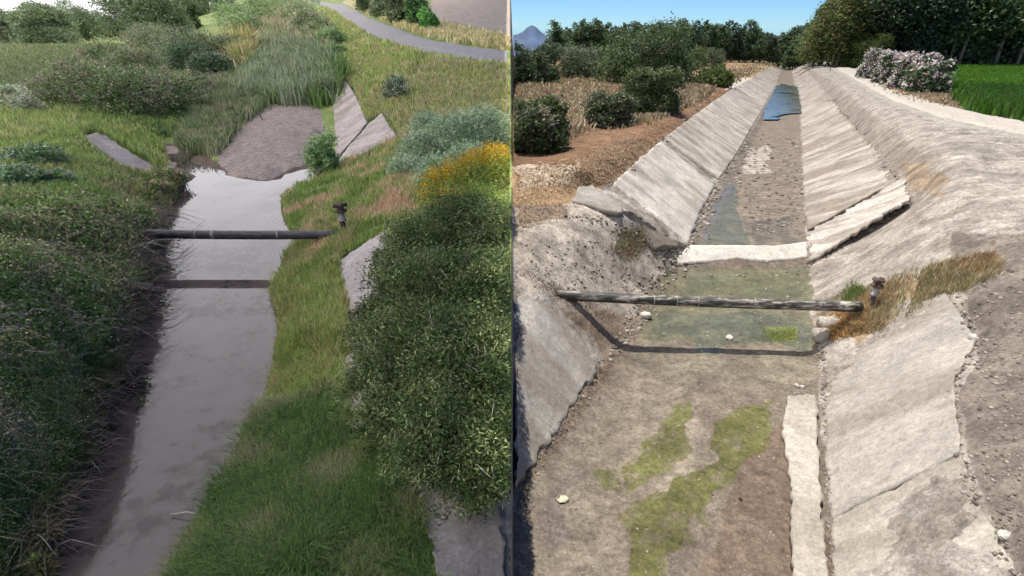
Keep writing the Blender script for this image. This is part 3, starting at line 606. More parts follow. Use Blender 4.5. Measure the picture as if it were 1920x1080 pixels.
# ------------------------------------------------------------------ leaves, blades, bushes
def unit(n):
    v = RNG.normal(size=(n, 3)); return v/np.linalg.norm(v, axis=1, keepdims=True)
LEFTK = np.array((1.85, 1.95, 1.6))
def soften(c):
    c = np.asarray(c, float); l = (c@np.array((.3,.6,.1)))[...,None]; return (c*.86+l*.14)*np.array((1.22,1.06,1.0))
def leaf_quads(C, L, Wd, up=.3):
    n = len(C); a = unit(n); a[:,2] = a[:,2]*.8+up; a /= np.linalg.norm(a, axis=1, keepdims=True)
    b = np.cross(a, unit(n)); b /= np.linalg.norm(b, axis=1, keepdims=True)+1e-9
    L = np.broadcast_to(L, (n,))[:,None]; Wd = np.broadcast_to(Wd, (n,))[:,None]
    V = np.stack([C-a*L*.5, C+b*Wd*.5, C+a*L*.5, C-b*Wd*.5], 1).reshape(-1, 3)
    return V, np.arange(4*n).reshape(n, 4)
def tint(cols, n, k=None, jit=.22):
    cols = np.array(cols); i = RNG.integers(0, len(cols), n) if k is None else k % len(cols)
    return cols[i]*(1+jit*RNG.normal(size=(n, 1)))*(1+.06*RNG.normal(size=(n, 3)))
def clipside(P, px):
    return P[:,0] < -.0045*P[:,1] if px < 960 else P[:,0] > .0045*P[:,1]
def lobes_leaves(lobes, n, L, Wd, cols, side, csize=.22, per=14, shell=.45, jit=.25, floor=None, org=(0,0,0), droop=0.):
    lob = np.array(lobes, float); w = lob[:,3]*lob[:,4]; w /= w.sum(); nc = max(1, n//per)
    k = RNG.choice(len(lob), nc, p=w); d = unit(nc); d[:,2] = np.where(d[:,2] < -.6, -d[:,2], d[:,2])
    rr = 1-shell*RNG.random(nc)**1.6 + .10*RNG.normal(size=nc)
    Cc = lob[k,:3] + d*rr[:,None]*lob[k][:,[3,3,4]]
    ck = RNG.integers(0, 1000, nc); shade = 1+.22*RNG.normal(size=nc)
    cs_ = csize*np.minimum(lob[k,3], lob[k,4])
    P = np.repeat(Cc, per, 0) + RNG.normal(size=(nc*per, 3))*np.repeat(cs_, per)[:,None]*(1,1,.75)
    P[:,2] -= droop*RNG.random(len(P))
    if side < 960: cols = np.array(cols)*LEFTK
    col = tint(cols, len(P), np.repeat(ck, per), jit)*np.repeat(np.clip(shade, .55, 1.6), per)[:,None]
    m = clipside(P, side)
    if floor is not None: m &= P[:,2] > floor
    else: m &= P[:,2] > height(P[:,0], P[:,1], False)-.02*P[:,1]*.1
    P, col = P[m], col[m]
    V, F = leaf_quads(P, L*(.7+.6*RNG.random(len(P))), Wd*(.7+.6*RNG.random(len(P))))
    return V-np.array(org), F, np.repeat(np.clip(col, .004, .9), 4, 0)
def limbs(base_, lobes, r0, n=6, org=(0,0,0)):
    parts = []; b = np.array(base_, float)
    sel = sorted(lobes, key=lambda l: -l[3])[:n]
    for l in sel:
        e = np.array(l[:3]); m = b*.5+e*.5+RNG.normal(size=3)*.08*np.linalg.norm(e-b); m[2] += .1*abs(e[2]-b[2])
        parts.append(tube([b-org, (b*.6+m*.4)-org, m-org, e-org], [r0, r0*.75, r0*.5, r0*.18], 6))
        for q in range(3):
            f = e+unit(1)[0]*l[3]*.75; parts.append(tube([m-org+(e-m)*.4, (m+f)/2-org+(e-m)*.2, f-org], [r0*.4, r0*.25, r0*.08], 4))
    return join(parts)
def autolobes(c, rx, rz, n, seed):
    r = np.random.default_rng(seed); out = [(c[0], c[1], c[2], rx*.62, rz*.66)]
    for i in range(n):
        t = 2*math.pi*(i+r.random()*.9)/n; q = .45+.30*r.random(); hz = r.uniform(-.45, .60)
        s = r.uniform(.22, .50)
        out.append((c[0]+math.cos(t+.4)*rx*.62, c[1]+math.sin(t+.4)*rx*.62, c[2]-rz*.55, rx*.36, rz*.5))
        out.append((c[0]+math.cos(t)*rx*q, c[1]+math.sin(t)*rx*q, c[2]+hz*rz, rx*s, rz*s*1.1))
    return out
G_OLIVE = [(.085,.11,.06),(.115,.14,.085),(.065,.09,.045),(.15,.17,.115)]
G_DARK = [(.035,.055,.022),(.05,.075,.03),(.028,.04,.018),(.075,.095,.04)]
G_MID = [(.05,.085,.025),(.075,.115,.035),(.04,.06,.022),(.10,.13,.05)]
TRUNKC = (.16,.13,.105)
def bush(name, px, py, wpx, hpx, label, cat='bush', cols=G_DARK, n=9000, leaf=.14, lw=.5, nl=7, group=None, seed=1, csize=.22, lift=0., trunkcol=TRUNKC, parts=('crown','trunk'), flowers=None, bottom=.0, shape=1., depth=None):
    wpx *= 1.08; hpx *= 1.06; n = int(n*2.0); leaf *= 1.15; cols = [tuple(q*1.3 for q in c) for c in cols] if px > 960 else cols
    g = np.array(G1(px, py)); sc = (g[1]*CT-(g[2]-HC)*ST)/1000; rx = wpx*sc/2; H = hpx*sc
    g[1] += rx*.45; g[0] *= g[1]/(g[1]-rx*.45); g[2] = float(height(g[0], g[1], False))
    sc = (g[1]*CT-(g[2]-HC)*ST)/1000; rx = wpx*sc/2; H = hpx*sc*.98
    rz = H*.52*shape; c = (g[0], g[1], g[2]+H-rz)
    lob = autolobes(c, rx*.98, rz, nl, seed)
    t = empty(name, tuple(g)); V, F, C = lobes_leaves(lob, n, leaf, leaf*lw, cols, px, csize, org=g)
    me = mesh(parts[0], V, F, M_LEAF, C); link(parts[0], me, t)
    V, F = limbs(g-np.array([0,0,.05]), lob, max(.02, rx*.05), 6, g); link(parts[1], mesh(parts[1], V, F, M_BARK, np.array(trunkcol)), t)
    if flowers:
        fc, fn, fs, fz = flowers; V, F, C = lobes_leaves([(l[0], l[1], l[2]+l[4]*.12, l[3]*1.04, l[4]*1.02) for l in lob], fn, fs, fs*.9, fc, px, .16, 8, .12, .12, org=g)
        link('blossom', mesh('blossom', V, F, M_LEAF, C), t)
    tag(t, label, cat, group); return t
def scatter_px(poly, n):
    xs = [p[0] for p in poly]; ys = [p[1] for p in poly]; P = np.empty((0, 2))
    while len(P) < n:
        q = np.column_stack([RNG.uniform(min(xs), max(xs), n), RNG.uniform(min(ys), max(ys), n)]); P = np.concatenate([P, q[inpoly(q[:,0], q[:,1], poly)]])
    return P[:n]
def ground_pts(poly, n, rough=True):
    P = scatter_px(poly, n); side = poly[0][0] > 960; P = P+RNG.normal(size=P.shape)*(7, 4); P[:,0] = np.maximum(P[:,0], 961) if side else np.minimum(P[:,0], 959); P[:,1] = np.maximum(P[:,1], 110 if side else -9)
    k = min(n, 60000); g = G(P[:k,0], P[:k,1], False)
    if n > k:
        i = RNG.integers(0, k, n-k); j = RNG.normal(size=(n-k, 2))*.012*g[i,1:2]; e = g[i].copy(); e[:,:2] += j; g = np.concatenate([g, e])
    g[:,2] = height(g[:,0], g[:,1], True); return g
def blade_mesh(g, h, w, cols, lean=.35, jit=.25, colk=None, nseg=2):
    n = len(g); az = RNG.uniform(0, 2*math.pi, n); d = np.column_stack([np.cos(az), np.sin(az), np.zeros(n)]); sdv = np.column_stack([-np.sin(az), np.cos(az), np.zeros(n)])
    # turn the blade width roughly across the sight line half of the time
    h = np.broadcast_to(h, (n,))*(.5+.8*RNG.random(n)); w = np.broadcast_to(w, (n,)); ln = lean*RNG.random(n)*h
    up = np.array([0,0,1.])
    mid = g+up*h[:,None]*.6+d*(ln*.35)[:,None]; tip = g+up*(h*(1-.25*(ln/np.maximum(h,1e-6))))[:,None]+d*ln[:,None]
    W = sdv*w[:,None]/2
    V = np.stack([g-W, g+W, mid-W*.8, mid+W*.8, tip-W*.15, tip+W*.15], 1).reshape(-1, 3)
    i = np.arange(n)[:,None]*6; F = np.concatenate([i+[0,1,3,2], i+[2,3,5,4]], 0)
    c = tint(cols, n, colk, jit); C = np.repeat(np.clip(c, .005, .9), 6, 0); return V, F, C
def patchk(g, ncol, sc=1.2, seed=5):       # colour index following soft patches
    f = fbm(g[:,0]*sc, g[:,1]*sc, 4, seed)+RNG.normal(size=len(g))*.07; return np.clip(((f-.25)/.5*ncol).astype(int), 0, ncol-1)
def merge(lst):
    Vs = []; Fs = []; Cs = []; o = 0
    for V, F, C in lst: Vs.append(V); Fs.append(F+o); Cs.append(C); o += len(V)
    return np.concatenate(Vs), np.concatenate(Fs), np.concatenate(Cs)
def avoid(g, polys):
    px, py = project(g[:,0], g[:,1], g[:,2]); m = np.ones(len(g), bool)
    for p in polys: m &= ~inpoly(px, py, p)
    return m

# ------------------------------------------------------------------ the overgrown valley: brambles, grass, reeds, shrubs
def cover(name, poly, n, hmax, leaf, cols, label, cat, kind='stuff', stem=0, sc=1.0, seed=1, group=None, holes=(), hsc=.9, stemc=((0.435,0.348,0.319),(0.319,0.246,0.217),(0.551,0.478,0.435)), thr=.0, lw=.7, per=12, csz=.11, limit=None):
    g = ground_pts(poly, n//per, False); side = poly[0][0]
    hh = hmax*sstep(.25, .75, fbm(g[:,0]*hsc, g[:,1]*hsc, 4, seed))
    if limit: 
        px, py = project(g[:,0], g[:,1], g[:,2]); hh *= limit(px, py)
    zt = hh*(1-.5*RNG.random(len(g))**2)
    d = g[:,1]/8; P = np.repeat(g, per, 0); P[:,2] += np.repeat(zt, per)
    if side < 960: cols = np.array(cols)*LEFTK
    ck = patchk(g, len(cols), 1.6*sc, seed+3); sh = 1+.25*RNG.normal(size=len(g))
    P += RNG.normal(size=P.shape)*np.repeat(csz*np.maximum(d, .7), per)[:,None]*(1,1,.7)
    col = tint(cols, len(P), np.repeat(ck, per), .22)*np.repeat(np.clip(sh, .5, 1.7), per)[:,None]
    m = clipside(P, side) & (P[:,2] > height(P[:,0], P[:,1], False)-.05) & avoid(P, holes)
    if side < 960: m &= ~((height(P[:,0], P[:,1], False) < WZ+.0) & (RNG.random(len(P)) < .75) & (P[:,1] < 40))
    P, col = P[m], col[m]; dd = np.clip(P[:,1]/8, .6, 8)
    V, F = leaf_quads(P, leaf*dd*(.6+.7*RNG.random(len(P))), leaf*lw*dd*(.6+.7*RNG.random(len(P))), .2); parts = [(V, F, np.repeat(np.clip(col, .004, .9), 4, 0))]
    if stem:
        i = RNG.integers(0, len(g), stem); q = g[i].copy(); q[:,2] += zt[i]*.8
        q = q[clipside(q, side) & avoid(q, holes)]; n2 = len(q); az = RNG.uniform(0, 6.28, n2); ln = RNG.uniform(.25, .8, n2)*np.clip(q[:,1]/8, .8, 3)
        a = np.column_stack([np.cos(az), np.sin(az), RNG.uniform(-.1, .5, n2)]); mid = q+a*ln[:,None]*.5+[0,0,.06]; tip = q+a*ln[:,None]-np.array([0,0,1])*(ln*.25)[:,None]
        w = (.0035*np.clip(q[:,1], 5, 40)/5)[:,None]*np.cross(a, unit(n2)); c = tint(stemc, n2, None, .3)
        V = np.stack([q-w, q+w, mid-w*.8, mid+w*.8, tip-w*.3, tip+w*.3], 1).reshape(-1, 3); ok = clipside(tip, side)
        f0 = (np.arange(n2)[:,None]*6)[ok]; F = np.concatenate([f0+[0,1,3,2], f0+[2,3,5,4]]); parts.append((V, F, np.repeat(np.clip(c, .01, .8), 6, 0)))
    V, F, C = merge(parts); o = link(name, mesh(name, V, F, M_LEAF, C)); tag(o, label, cat, group, kind); return o
def grass(name, poly, n, h, w, cols, label, lean=.5, seed=5, sc=1.2, holes=(), water=True, mat=None, kind='stuff', cat='grass', dmin=5., jit=.25, hpatch=0, thin=0):
    g = ground_pts(poly, n, True); side = poly[0][0]
    m = clipside(g, side) & avoid(g, holes)
    if thin: m &= fbm(g[:,0]*1.5*8/np.clip(g[:,1],8,80), g[:,1]*1.5*8/np.clip(g[:,1],8,80), 4, seed+77)+RNG.normal(size=len(g))*.05 > thin
    if side < 960 and water: m &= height(g[:,0], g[:,1], False) > WZ+.0
    g = g[m]; g[:,2] -= .02; d = np.clip(g[:,1], dmin, 60)/8
    hh = h*np.sqrt(d)*(1+hpatch*(fbm(g[:,0]*1.3, g[:,1]*1.3, 3, seed+9)-.5)*2)
    if side < 960: cols = soften(cols)
    V, F, C = blade_mesh(g, hh, w*d, cols, lean, jit, patchk(g, len(cols), sc, seed)); 
    o = link(name, mesh(name, V, F, mat or M_LEAF, C)); tag(o, label, cat, None, kind); return o
SLABS_L = [[(150,255),(190,250),(292,312),(275,328),(215,318),(190,295)], [(624,165),(646,145),(668,182),(686,233),(718,214),(736,236),(748,262),(690,292),(634,314),(626,250)],
           [(637,496),(720,440),(728,460),(722,520),(665,600),(650,560)], [(748,884),(800,1000),(832,1100),(960,1100),(960,900),(800,870)], [(640,640),(655,640),(690,760),(740,860),(730,880),(690,830),(650,760)]]
ROAD_L = [(575,-6),(640,2),(680,22),(750,55),(800,73),(850,83),(955,95),(955,118),(850,109),(790,99),(740,86),(690,66),(655,44),(630,24),(605,10)]
BAR = [(400,285),(440,222),(505,192),(598,195),(612,250),(585,300),(500,338),(430,330)]
gr_fresh = [(0.216,0.371,0.069),(0.293,0.470,0.097),(0.166,0.293,0.078),(0.371,0.489,0.138),(0.255,0.392,0.117)]
gr_dark = [(.11,.24,.05),(.15,.30,.07),(.09,.19,.05),(.20,.32,.08),(.26,.32,.13),(.30,.34,.19)] #[(0.088,0.205,0.058),(0.138,0.293,0.078),(0.117,0.244,0.097),(0.196,0.371,0.097),(0.274,0.392,0.157),(0.313,0.392,0.235)]
gr_olive = [(0.392,0.470,0.147),(0.293,0.410,0.108),(0.509,0.509,0.235),(0.235,0.352,0.117),(0.548,0.470,0.293),(0.352,0.489,0.177)]
gr_straw = [(0.705,0.587,0.352),(0.470,0.470,0.216),(0.587,0.470,0.313),(0.332,0.392,0.138)]
grass('grass', [(640,100),(955,124),(956,300),(860,330),(760,330),(700,250),(650,150)], 60000, .16, .016, gr_olive, 'meadow grass on the slope below the grey road', seed=11, holes=SLABS_L+[ROAD_L], lean=.6)
grass('grass', [(575,350),(640,310),(760,250),(860,320),(760,400),(700,440),(650,500),(600,560),(530,480),(555,440),(530,400),(530,360)], 46000, .17, .014, gr_fresh+gr_straw[1:3], 'grass on the bank around the dark pipe end', seed=12, holes=SLABS_L, lean=.6, hpatch=.6)
grass('grass', [(505,545),(560,470),(650,470),(650,760),(640,800),(560,850),(480,830),(500,740),(525,620)], 44000, .19, .015, [(0.332,0.451,0.108),(0.235,0.392,0.088),(0.470,0.470,0.216),(0.255,0.470,0.078),(0.392,0.470,0.177)], 'fresh and yellowing grass between the water and the dark bush', seed=13, holes=SLABS_L[2:4], lean=.7, hpatch=.5)
grass('grass', [(300,1120),(330,1060),(400,930),(440,880),(480,790),(620,740),(660,790),(740,880),(800,1000),(830,1120)], 80000, .30, .017, gr_dark, 'long dark green grass on the mound at the bottom', seed=14, holes=SLABS_L[3:4], lean=1.1, hpatch=.5, sc=1.8)
grass('grass', [(500,545),(520,548),(530,620),(512,740),(470,850),(400,960),(330,1080),(300,1080),(360,1000),(440,880),(495,740),(522,620)], 9000, .15, .008, gr_straw, 'dry pale grass fringe along the water edge', seed=15, lean=1.0)
grass('grass', [(0,330),(150,300),(300,330),(345,345),(300,410),(240,420),(120,420),(0,420)], 34000, .20, .015, [(0.196,0.332,0.078),(0.293,0.410,0.117),(0.157,0.255,0.078),(0.352,0.392,0.177)], 'rough grass on the left bank below the slab', seed=16, holes=SLABS_L, lean=.7)
grass('grass', [(0,205),(120,190),(260,240),(300,270),(310,310),(200,330),(0,330)], 34000, .22, .016, [(0.274,0.431,0.097),(0.352,0.489,0.117),(0.196,0.332,0.097),(0.431,0.509,0.177)], 'bright grass around the left slab', seed=17, holes=SLABS_L, lean=.7)
grass('grass', [(0,84),(180,84),(300,100),(150,130),(70,180),(0,210)], 26000, .24, .03, [(.17,.25,.11),(.15,.23,.08),(.21,.27,.14)], 'pale meadow behind the bramble mound', seed=18, lean=.6)
grass('grass', [(240,150),(420,140),(420,190),(330,240),(300,260),(240,230)], 22000, .25, .022, [(0.196,0.352,0.078),(0.293,0.451,0.097),(0.157,0.274,0.078)], 'green grass between the bramble mound and the reeds', seed=19, lean=.7)
grass('grass', [(600,20),(640,20),(690,80),(800,110),(700,180),(650,160),(620,110),(595,60)], 24000, .22, .028, [(0.313,0.470,0.117),(0.392,0.509,0.157),(0.470,0.489,0.216)], 'grass verge inside the bend of the road', seed=20, holes=[ROAD_L])
grass('grass', [(650,-4),(700,26),(760,50),(840,72),(955,92),(955,78),(850,56),(770,34),(700,5)], 12000, .22, .03, [(0.705,0.645,0.352),(0.548,0.548,0.255),(0.431,0.489,0.177)], 'dry verge between the road and the ploughed field', seed=21, holes=[ROAD_L])
# brambles
grass('grass', [(345,345),(310,405),(310,470),(300,540),(290,600),(280,655),(265,740),(235,810),(200,900),(165,980),(125,1060),(80,1110),(-20,1110),(40,1010),(90,910),(120,820),(150,750),(200,650),(235,580),(250,480),(270,400),(320,335)], 40000, .22, .014, [(.14,.20,.06),(.24,.22,.12),(.10,.16,.04),(.26,.20,.14)], 'tangled weeds along the left water edge', seed=40, lean=1.2, cat='weeds')
BR_C = [(.07,.11,.037),(.11,.16,.05),(.06,.085,.035),(.16,.20,.075),(.28,.22,.18),(.12,.17,.065),(.21,.16,.13),(.09,.14,.045)]
cover('bramble_thicket', [(-150,420),(0,400),(150,380),(260,400),(295,430),(290,500),(262,560),(235,600),(250,640),(170,700),(-150,700)], 110000, .75, .052, BR_C, 'dense bramble thicket on the left bank around the pipe', 'brambles', stem=1100, seed=31)
cover('bramble_thicket', [(-150,690),(170,690),(235,640),(200,700),(170,770),(150,860),(120,930),(90,1000),(40,1100),(-150,1100)], 95000, .38, .042, [(.085,.13,.045),(.12,.18,.06),(.07,.10,.04),(.16,.21,.08),(.22,.17,.14),(.10,.15,.05),(.28,.24,.19)], 'green bramble thicket at the lower left beside the water', 'brambles', stem=1100, seed=37, stemc=((0.580,0.522,0.362),(0.406,0.348,0.261),(0.290,0.217,0.160)))
cover('dry_twigs', [(225,400),(300,400),(292,470),(275,560),(262,640),(245,720),(205,810),(165,900),(120,990),(80,1070),(40,1070),(100,960),(140,850),(180,740),(190,640),(215,520)], 8000, .3, .03, [(0.290,0.217,0.174),(0.189,0.145,0.116),(0.392,0.319,0.261)], 'dead twigs hanging over the water at the left pipe end', 'twigs', stem=2600, seed=41, stemc=((0.246,0.181,0.160),(0.406,0.319,0.290),(0.145,0.102,0.087)))
def sprawl(name, spots, n, leaf, cols, label, cat='bramble', stem=900, flat=.8, stemc=((0.435,0.348,0.319),(0.319,0.246,0.217),(0.522,0.435,0.392)), per=14, csize=.2, group=None, part='foliage', trunk=True, lw=.7, shell=.4):
    lob = []
    for px, py, rp, up in spots:            # pixel, radius in pixels, height of the lobe centre above ground in radii
        g = np.array(G1(px, py+rp*.5)); sc = (g[1]*CT-(g[2]-HC)*ST)/1000; r = rp*sc
        lob.append((g[0], g[1]+r*.4, float(height(g[0], g[1]+r*.4, False))+r*up, r, r*flat))
    o0 = np.array(lob[0][:3]); o0[2] = float(height(o0[0], o0[1], False)); t = empty(name, tuple(o0))
    V, F, C = lobes_leaves(lob, n, leaf, leaf*lw, cols, spots[0][0], csize, per, shell, org=o0); link(part, mesh(part, V, F, M_LEAF, C), t)
    if stem:
        L_ = np.array(lob); k = RNG.integers(0, len(lob), stem); d = unit(stem); d[:,2] = abs(d[:,2]); q = L_[k,:3]+d*L_[k][:,[3,3,4]]*.95
        a = d+unit(stem)*.9; a /= np.linalg.norm(a, axis=1, keepdims=True); ln = L_[k,3]*RNG.uniform(.15, .45, stem); tip = q+a*ln[:,None]; tip[:,2] -= ln*.2
        wd = leaf*.10*np.cross(a, unit(stem)); ok = clipside(tip, spots[0][0]) & clipside(q, spots[0][0]) & (tip[:,2] > height(tip[:,0], tip[:,1], False))
        V = np.stack([q-wd, q+wd, tip+wd*.3, tip-wd*.3], 1)[ok].reshape(-1, 3)-o0; F = np.arange(len(V)).reshape(-1, 4); c = np.repeat(tint(stemc, int(ok.sum()), None, .3), 4, 0)
        tag(link('twigs', mesh('twigs', V, F, M_DRY, np.clip(c, .01, .8)), t), kind='stuff')
    tag(t, label, cat, group); return t
sprawl('bramble_mound', [(150,165,75,.35),(225,175,80,.35),(300,180,70,.35),(90,165,45,.3),(350,165,50,.3),(195,130,45,.7),(250,140,50,.6),(140,150,50,.5)], 60000, .14, [(0.072,0.116,0.043),(0.102,0.152,0.058),(0.058,0.087,0.041),(0.174,0.145,0.116),(0.217,0.174,0.145),(0.131,0.174,0.080)], 'large rounded bramble mound beyond the left bank', stem=2600, flat=.62)
sprawl('bramble_mound', [(300,90,50,.4),(350,100,55,.4),(395,130,40,.4),(270,75,35,.4),(420,100,40,.4)], 26000, .2, [(0.087,0.123,0.065),(0.145,0.160,0.102),(0.189,0.174,0.123),(0.065,0.087,0.058)], 'grey green bramble mound behind the large one', stem=1300, flat=.7)
sprawl('shrub', [(355,120,42,.5),(395,135,35,.5)], 11000, .18, [(0.043,0.065,0.043),(0.058,0.087,0.051),(0.080,0.102,0.072)], 'dark low shrub at the edge of the tall reeds', 'shrub', stem=0, flat=.7)
sprawl('bramble_clump', [(50,290,50,.2),(20,330,45,.3),(90,330,35,.2)], 12000, .10, [(0.102,0.160,0.072),(0.145,0.203,0.131),(0.203,0.232,0.189),(0.072,0.116,0.051)], 'greyish weed clump at the left edge under the slab', 'weeds', stem=400, flat=.5)
sprawl('bramble_clump', [(15,190,35,.5),(40,200,28,.4)], 5000, .12, [(0.406,0.377,0.348),(0.261,0.275,0.217),(0.174,0.217,0.131)], 'pale grey weed clump at the left edge beside the mound', 'weeds', stem=500, flat=.7)
sprawl('bramble_clump', [(310,330,28,.3),(285,350,26,.3)], 5000, .08, [(0.145,0.174,0.072),(0.290,0.217,0.160),(0.087,0.116,0.043)], 'brownish clump at the tip of the left slab by the water', 'weeds', stem=500, flat=.6)
# reeds
def reeds(poly, n, h, w, cols, label, seed, lean=.75, dmin=14):
    return grass('reeds', poly, n, h, w, cols, label, lean=lean, seed=seed, cat='reeds', mat=M_DRY, dmin=dmin, hpatch=.35, water=False)
RC = [(.32,.44,.27),(.23,.36,.18),(.38,.46,.32),(.16,.28,.11),(.33,.38,.26),(.20,.33,.14)]
reeds([(450,190),(470,150),(480,100),(520,70),(590,80),(625,130),(632,190),(600,192),(540,192)], 36000, .52, .02, RC, 'tall pale reeds closing off the gravel bar', 51)
reeds([(335,270),(380,230),(440,195),(500,180),(500,196),(440,236),(405,288),(360,282)], 16000, .36, .016, [(.20,.32,.13),(.28,.35,.19),(.14,.24,.08),(.33,.36,.22)], 'reeds leaning over the water left of the gravel bar', 52)
reeds([(385,170),(450,120),(480,130),(470,190),(400,225),(360,230)], 14000, .36, .022, [(.20,.32,.13),(.28,.35,.19),(.14,.24,.08),(.33,.36,.22)], 'green reeds behind the dark low shrub', 53)
reeds([(430,120),(440,60),(470,60),(480,110),(460,140)], 7000, .7, .03, [(0.522,0.478,0.232),(0.362,0.392,0.145),(0.246,0.348,0.102)], 'yellowing canes left of the pale reeds', 54)
reeds([(480,110),(480,30),(560,20),(600,40),(620,110),(560,90)], 14000, .5, .03, [(0.261,0.348,0.145),(0.377,0.435,0.246),(0.435,0.392,0.290),(0.145,0.232,0.072)], 'far reeds along the upper stream', 55)
grass('grass', [(590,200),(600,130),(640,130),(645,150),(624,190)], 6000, .5, .02, [(0.145,0.290,0.058),(0.102,0.217,0.043)], 'bright green weeds where the reeds meet the triangular slab', seed=56, water=False)
sprawl('shrub', [(620,85,25,.6),(632,105,20,.4)], 5000, .22, [(0.102,0.174,0.072),(0.174,0.232,0.116)], 'small green shrub at the upstream end of the slab', 'shrub', stem=200)
sprawl('shrub', [(575,50,30,.6),(600,60,25,.5),(560,30,25,.6)], 6000, .3, [(0.174,0.217,0.131),(0.290,0.246,0.189),(0.116,0.160,0.087)], 'brownish shrub beside the far stream', 'shrub', stem=300)
sprawl('shrub', [(455,60,32,.6),(430,40,30,.6),(480,30,30,.6),(500,10,28,.6)], 9000, .3, [(0.145,0.203,0.102),(0.087,0.131,0.065),(0.203,0.246,0.145)], 'green shrub mass left of the far stream', 'shrub', stem=300)
sprawl('shrub', [(520,-8,30,.5),(550,5,26,.5),(575,0,20,.5)], 5000, .35, [(0.174,0.217,0.160),(0.116,0.160,0.102)], 'grey shrub at the top edge above the stream', 'shrub', stem=0)
# olive and willow trees at the back left
for i, (px, py, w, h, cols, lb) in enumerate([
    (285,78,150,92,G_OLIVE,'large grey green tree behind the bramble mound, the biggest of the back row'),
    (165,76,72,66,G_OLIVE,'round grey olive tree left of the biggest back row tree'),
    (95,84,95,64,[(0.145,0.174,0.123),(0.102,0.131,0.080),(0.203,0.225,0.174)],'pale olive tree standing over the meadow'),
    (30,82,70,60,[(0.160,0.174,0.138),(0.116,0.131,0.094)],'faded olive tree at the left edge'),
    (345,60,60,60,G_DARK,'dark tree just right of the biggest back row tree'),
    (375,30,60,36,G_OLIVE,'small grey tree far behind the mound'),
    (425,22,50,30,[(0.232,0.246,0.189),(0.145,0.189,0.116)],'pale far tree left of the stream')]):
    bush('olive_tree', px, py, w, h, lb, 'tree', cols, 16000 if w > 90 else 9000, .42+.05*(i > 3), .5, 9, 'trees behind the meadow', 200+i, .2)
bush('shrub', 740, 190, 50, 40, 'small dark leafless shrub on the meadow slope', 'shrub', [(0.058,0.080,0.043),(0.145,0.160,0.131),(0.290,0.290,0.261)], 1800, .11, .5, 5, None, 220, .3)
bush('willow_sapling', 608, 332, 60, 82, 'thin grey green willow sapling at the water edge', 'sapling', [(0.145,0.217,0.102),(0.217,0.290,0.160),(0.102,0.160,0.072)], 2600, .13, .28, 7, None, 221, .34)
bush('shrub', 640, 300, 0.1, 0.1, 'x', 'x') if False else None
sprawl('grey_shrub', [(790,290,40,.6),(850,270,50,.6),(910,260,50,.6),(760,320,30,.5),(820,330,40,.5),(880,320,45,.6),(800,240,30,.5)], 30000, .10, [(0.174,0.232,0.160),(0.246,0.290,0.232),(0.131,0.189,0.116),(0.290,0.319,0.261)], 'silvery grey shrub behind the yellow flowering one', 'shrub', stem=900, stemc=((0.464,0.464,0.406),(0.319,0.348,0.290)), lw=.35)
# yellow broom and the big dark bush
def pzl(L):
    out = []
    for px, py, z, rp in L:
        p = UA(px, py, z); sc = (p[1]*CT-(p[2]-HC)*ST)/1000; out.append((*p, rp*sc, rp*sc*.9))
    return out
def bigbush(name, L, n, leaf, lw, cols, label, basep, r0, side=900, csize=.2, fl=None, nl=9, per=16, shell=.5, twig=0):
    lob = pzl(L); g = np.array(basep); t = empty(name, tuple(g))
    V, F, C = lobes_leaves(lob, n, leaf, leaf*lw, cols, side, csize, per, shell, .28, org=g); link('crown', mesh('crown', V, F, M_LEAF, C), t)
    V, F = limbs(g-np.array([0,0,.1]), lob, r0, nl, g); V2, F2 = V, F; keep = clipside(V+g, side)
    F = F[keep[F].all(1)]; link('trunk', mesh('trunk', V, F, M_BARK, np.array((0.377,0.341,0.275))), t)
    if twig:
        Q = np.array(lob); k = RNG.integers(0, len(lob), twig); d = unit(twig); d[:,2] = abs(d[:,2])*.9; d[:,1] = -abs(d[:,1])*.8
        q = Q[k,:3]+d*Q[k][:,[3,3,4]]*.75; parts = []
        for a in q:
            e = unit(1)[0]; e[2] = abs(e[2])+.5; e /= np.linalg.norm(e); l = RNG.uniform(.15, .4); parts.append(tube([a, a+e*l*.5+unit(1)[0]*.03, a+e*l], [.008, .006, .003], 4))
        V, F = join(parts); keep = clipside(V, side); F = F[keep[F].all(1)]; link('twigs', mesh('twigs', V-g, F, M_BARK, np.array((0.493,0.435,0.348))), t)['kind'] = 'stuff'
    if fl:
        LF, nf, fs, fc = fl; V, F, C = lobes_leaves(pzl(LF), nf, fs, fs*.8, fc, side, .2, 12, .22, .15, org=g); link('blossom', mesh('blossom', V, F, M_LEAF, C), t)
    tag(t, label, 'bush'); return t
g0 = G1(905, 720)
DK = [(.038,.056,.020),(.064,.086,.034),(.025,.038,.014),(.115,.135,.06),(.048,.066,.028),(.085,.10,.045),(.16,.175,.09)]
bigbush('dark_bush', [(800,470,2.5,75),(860,440,2.6,80),(925,450,2.7,70),(760,540,2.2,70),(830,560,2.3,95),(910,560,2.5,95),(715,620,1.85,62),(780,650,2.05,95),(870,670,2.3,105),(930,700,2.4,70),
    (700,715,1.7,62),(760,760,1.75,90),(850,790,1.95,105),(925,810,2.0,90),(720,800,1.5,50),(790,850,1.55,70),(870,890,1.6,75),(930,900,1.7,70),(740,470,2.1,35)], 230000, .052, .36, DK, 'big dark green bush filling the right side of the overgrown valley', g0, .06, 900, .17, None, 14, 70, .55, 200)
g1 = G1(930, 420)
